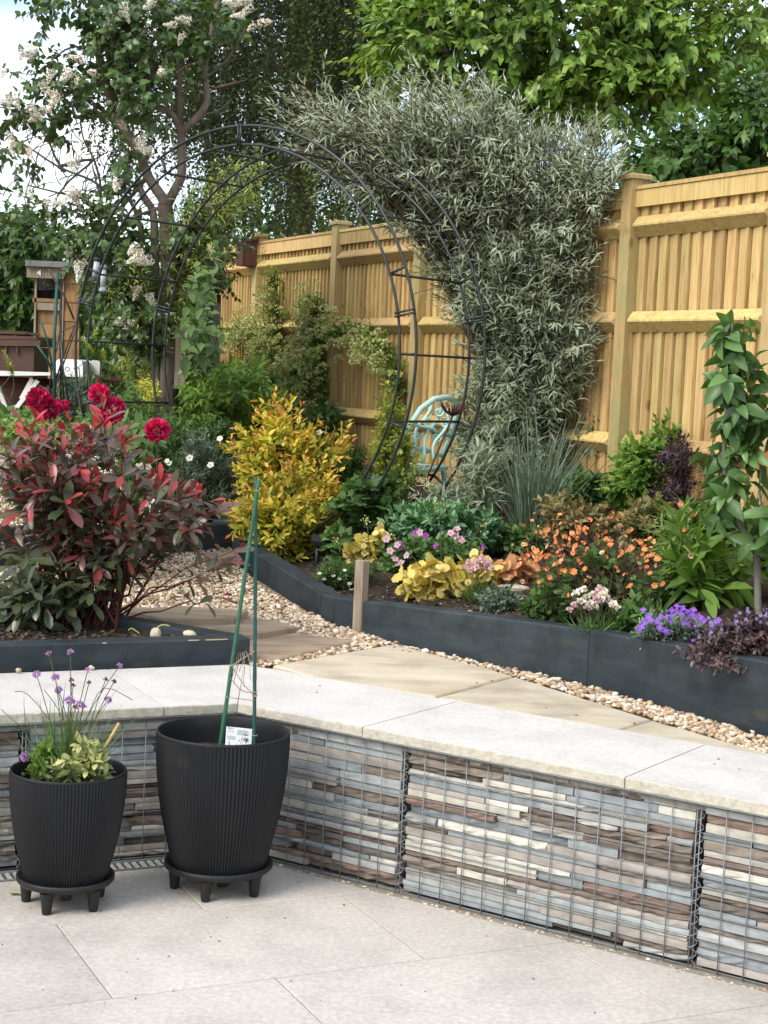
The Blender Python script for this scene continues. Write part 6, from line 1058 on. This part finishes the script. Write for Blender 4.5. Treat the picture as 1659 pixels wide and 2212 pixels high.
# ------------------------------------------------------------------ herbs in the small pot
zb = .365; cb = np.array([PLx, PLy, zb]); chv = empty('chives', cb, 'chives with mauve flower heads and brown buds in the smaller pot', 'herb'); F = Foliage('grass', LF_GREEN); k = 170
P = cb + np.c_[RNG.normal(0, .03, (k, 2)), np.zeros(k)]; d = unit(np.c_[RNG.normal(0, .28, (k, 2)), np.ones(k)]); F.add(P, d, unit(np.c_[RNG.normal(0, 1, (k, 2)), np.zeros(k)]), RNG.uniform(.14, .30, k), RNG.uniform(.3, .9, k)); F.finish(chv, 60, 'blade', 'blades'); 
HD = [(79, 1458, 0), (106, 1414, 2), (152, 1410, 2), (120, 1464, 0), (127, 1491, 0), (150, 1514, 3), (154, 1470, 1), (158, 1482, 1), (189, 1450, 2), (192, 1476, 1), (162, 1529, 1), (172, 1522, 0), (180, 1528, 2), (228, 1469, 1), (246, 1473, 1), (257, 1440, 2), (233, 1512, 0), (55, 1635, 3)]
for i, (u, v, t_) in enumerate(HD):
    q = at(u, v, PLy + .05 * math.sin(i * 2.1)); b = cb + np.array([random.gauss(.0, .02), random.gauss(0, .02), 0]); mid = (b + q) / 2 + np.array([(b[0] - q[0]) * .15, 0, .02]) if i != 17 else (b + q) / 2 + np.array([0, 0, .04])
    m = MB(); m.tube([b * (1 - t) ** 2 + 2 * mid * t * (1 - t) + q * t * t for t in np.linspace(0, 1, 7)], .0014, 5); m.build('stem', M_TWIG, chv); place_all(['flower', 'bud', 'flower', 'flower'][t_], [FL_CHIVE, FL_CHBUD, FL_CHHALF, FL_CHIVE][t_], chv, q[None], unit(q - mid)[None], [1., .8, .85, 1.25][t_])
for px in [[(150, 1640), (95, 1600), (40, 1565), (2, 1532)], [(160, 1640), (110, 1560), (60, 1500), (32, 1494)], [(160, 1630), (190, 1545), (225, 1486), (286, 1512)], [(170, 1640), (130, 1540), (95, 1490)], [(20, 1690), (-5, 1740), (5, 1800)]]:
    m = MB(); m.tube([at(u, v, PLy - .02) for u, v in smooth_px(px)], .0012, 4); m.build('leaf', M_TWIG, chv)
sg = cb + np.array([.05, -.03, -.01]); shrub('sage', 'variegated sage with cream edged leaves in the smaller pot', 'herb', sg, ET([(180, 1645, 40, 16, 15), (150, 1660, 36, 12, 9), (212, 1655, 18, 14, 5), (195, 1615, 18, 16, 4)], PLy - .04, .06), 'oval', LF_SAGE, M_TWIG, .044, 5, 2, .025, .4, (60, 30), .05, (.2, .8), .2, 110, .002)
shrub('parsley', 'bright green parsley at the left side of the smaller pot', 'herb', cb + np.array([-.08, -.03, -.01]), ET([(98, 1635, 22, 20, 17), (85, 1660, 22, 10, 8), (108, 1605, 12, 12, 3)], PLy - .03, .06), 'lob5', LF_FRESH, M_TWIG, .026, 5, 2, .025, .4, (60, 40), .1, (.2, .9), .15, 90, .0018)
m = MB(); m.tube([at(210, 1640, PLy), at(235, 1600, PLy), at(257, 1562, PLy)], [.004, .005, .005], 7); solo('broken_cane', m, m_plain('yellow bamboo', (.48, .36, .10), .5), 'short broken yellow bamboo cane in the smaller pot', 'cane')
shrub('seedling', 'tiny green shoots at the front of the large pot below the label', 'plant', np.array([PRx + .02, PRy - .1, .455]), np.array([at(u, v, PRy - .13) for u, v in [(514, 1604), (523, 1602), (537, 1606)]]), 'oval', LF_FRESH, M_TWIG, .016, 3, 0, .012, .4, (50, 20), 0, (.3, .8), .1, 20, .0012)
bl_ = Foliage('ovate', LF_FRESH); lp = empty('fallen_leaf', on_z(28, 1931, .004), 'fallen green leaf on the patio left of the smaller pot', 'leaf'); bl_.add(np.array([on_z(20, 1931, .004), on_z(30, 1930, .004)]), np.array([[1, .2, .05], [.9, -.3, .1]]), np.array([[0, 0, 1.], [0, .1, 1]]), .03, np.array([.5, .6])); bl_.finish(lp, 4)
for i, (u, v, s_) in enumerate([(470, 1880 + 22, .02), (640, 1905, .018), (895, 1898, .016), (382, 1930, .012), (60, 1300 + 660, .01)]):
    f_ = Foliage('oval', LF_BRONZE); c = on_z(u, v, .004); o = empty('dry_leaf', c, ['dry leaf under the large pot stand', 'dry leaf scrap on the patio right of the large pot', 'dry leaf at the foot of the wire basket joint', 'dry leaf scrap between the two pot stands', 'dry leaf scrap on the patio near the small pot'][i], 'leaf'); f_.add(c[None], np.array([[1, .3, .1]]), np.array([[0, 0, 1.]]), s_, np.array([.4])); f_.finish(o, 1)
# litter, daffodil leaves and bark on the soil of the left bed
for i, px in enumerate([[(418, 1450 - 65), (402, 1370), (385, 1358), (378, 1362)], [(430, 1385), (437, 1360), (455, 1350), (480, 1362), (488, 1384)], [(530, 1380 + 2), (540, 1370), (555, 1357)]]):
    px = [(u - 0, v) for u, v in px]; m = MB(); m.tube([on_z(418, 1384, .60) * 0 + at(u * .36 / .36 - 100, v, 6.62) for u, v in smooth_px(px)], .004, 4); solo('bulb_leaf', m, m_plain('yellowing leaf', (.34, .36, .12), .6), ['short yellowing bulb leaf bending left in the left bed', 'arched yellowing bulb leaf in the middle of the left bed', 'short straw stalk near the pointed corner of the left bed'][i], 'leaf')
F = Foliage('ovate', LF_BRONZE); k = 60; P = np.array([on_z(random.uniform(0, 440), random.uniform(1345, 1385), .606) for _ in range(k)]); F.add(P, np.c_[RNG.normal(size=(k, 2)), np.zeros(k)], np.c_[RNG.normal(0, .3, (k, 2)), np.ones(k)], .035, RNG.uniform(0, 1, k)); lt = empty('leaf_litter', (-1.1, 6.4, .6), None, None, None, 'stuff'); F.finish(lt, 0)
for c in lt.children: c['kind'] = 'stuff'
qs = []
for _ in range(900):
    u, v = random.uniform(690, 1500), random.uniform(1240, 1400); q = bp(u, v); 
    if inpoly(far, np.array([q[0]]), np.array([q[1]]))[0]: qs.append(q + np.array([0, 0, .004]))
pebbles('soil_clods', np.array(qs), RNG.uniform(.004, .016, len(qs)), 14, cols=np.array([(.03, .02, .013), (.06, .04, .027), (.09, .065, .045), (.10, .07, .05), (.4, .36, .3)]))
qs = [on_z(random.uniform(0, 480), random.uniform(1342, 1392), .60) for _ in range(500)]
qs = [q for q in qs if inpoly([tuple(q0 + nb * .09), tuple(q1 + nb * .09), tuple(q1 + db * 3), tuple(q0 + db * 3 + nb2 * -.0 + nb * .1)], np.array([q[0]]), np.array([q[1]]))[0]]
pebbles('soil_clods', np.array(qs), RNG.uniform(.004, .014, len(qs)), 15, cols=np.array([(.03, .02, .013), (.06, .04, .027), (.10, .075, .055)]))
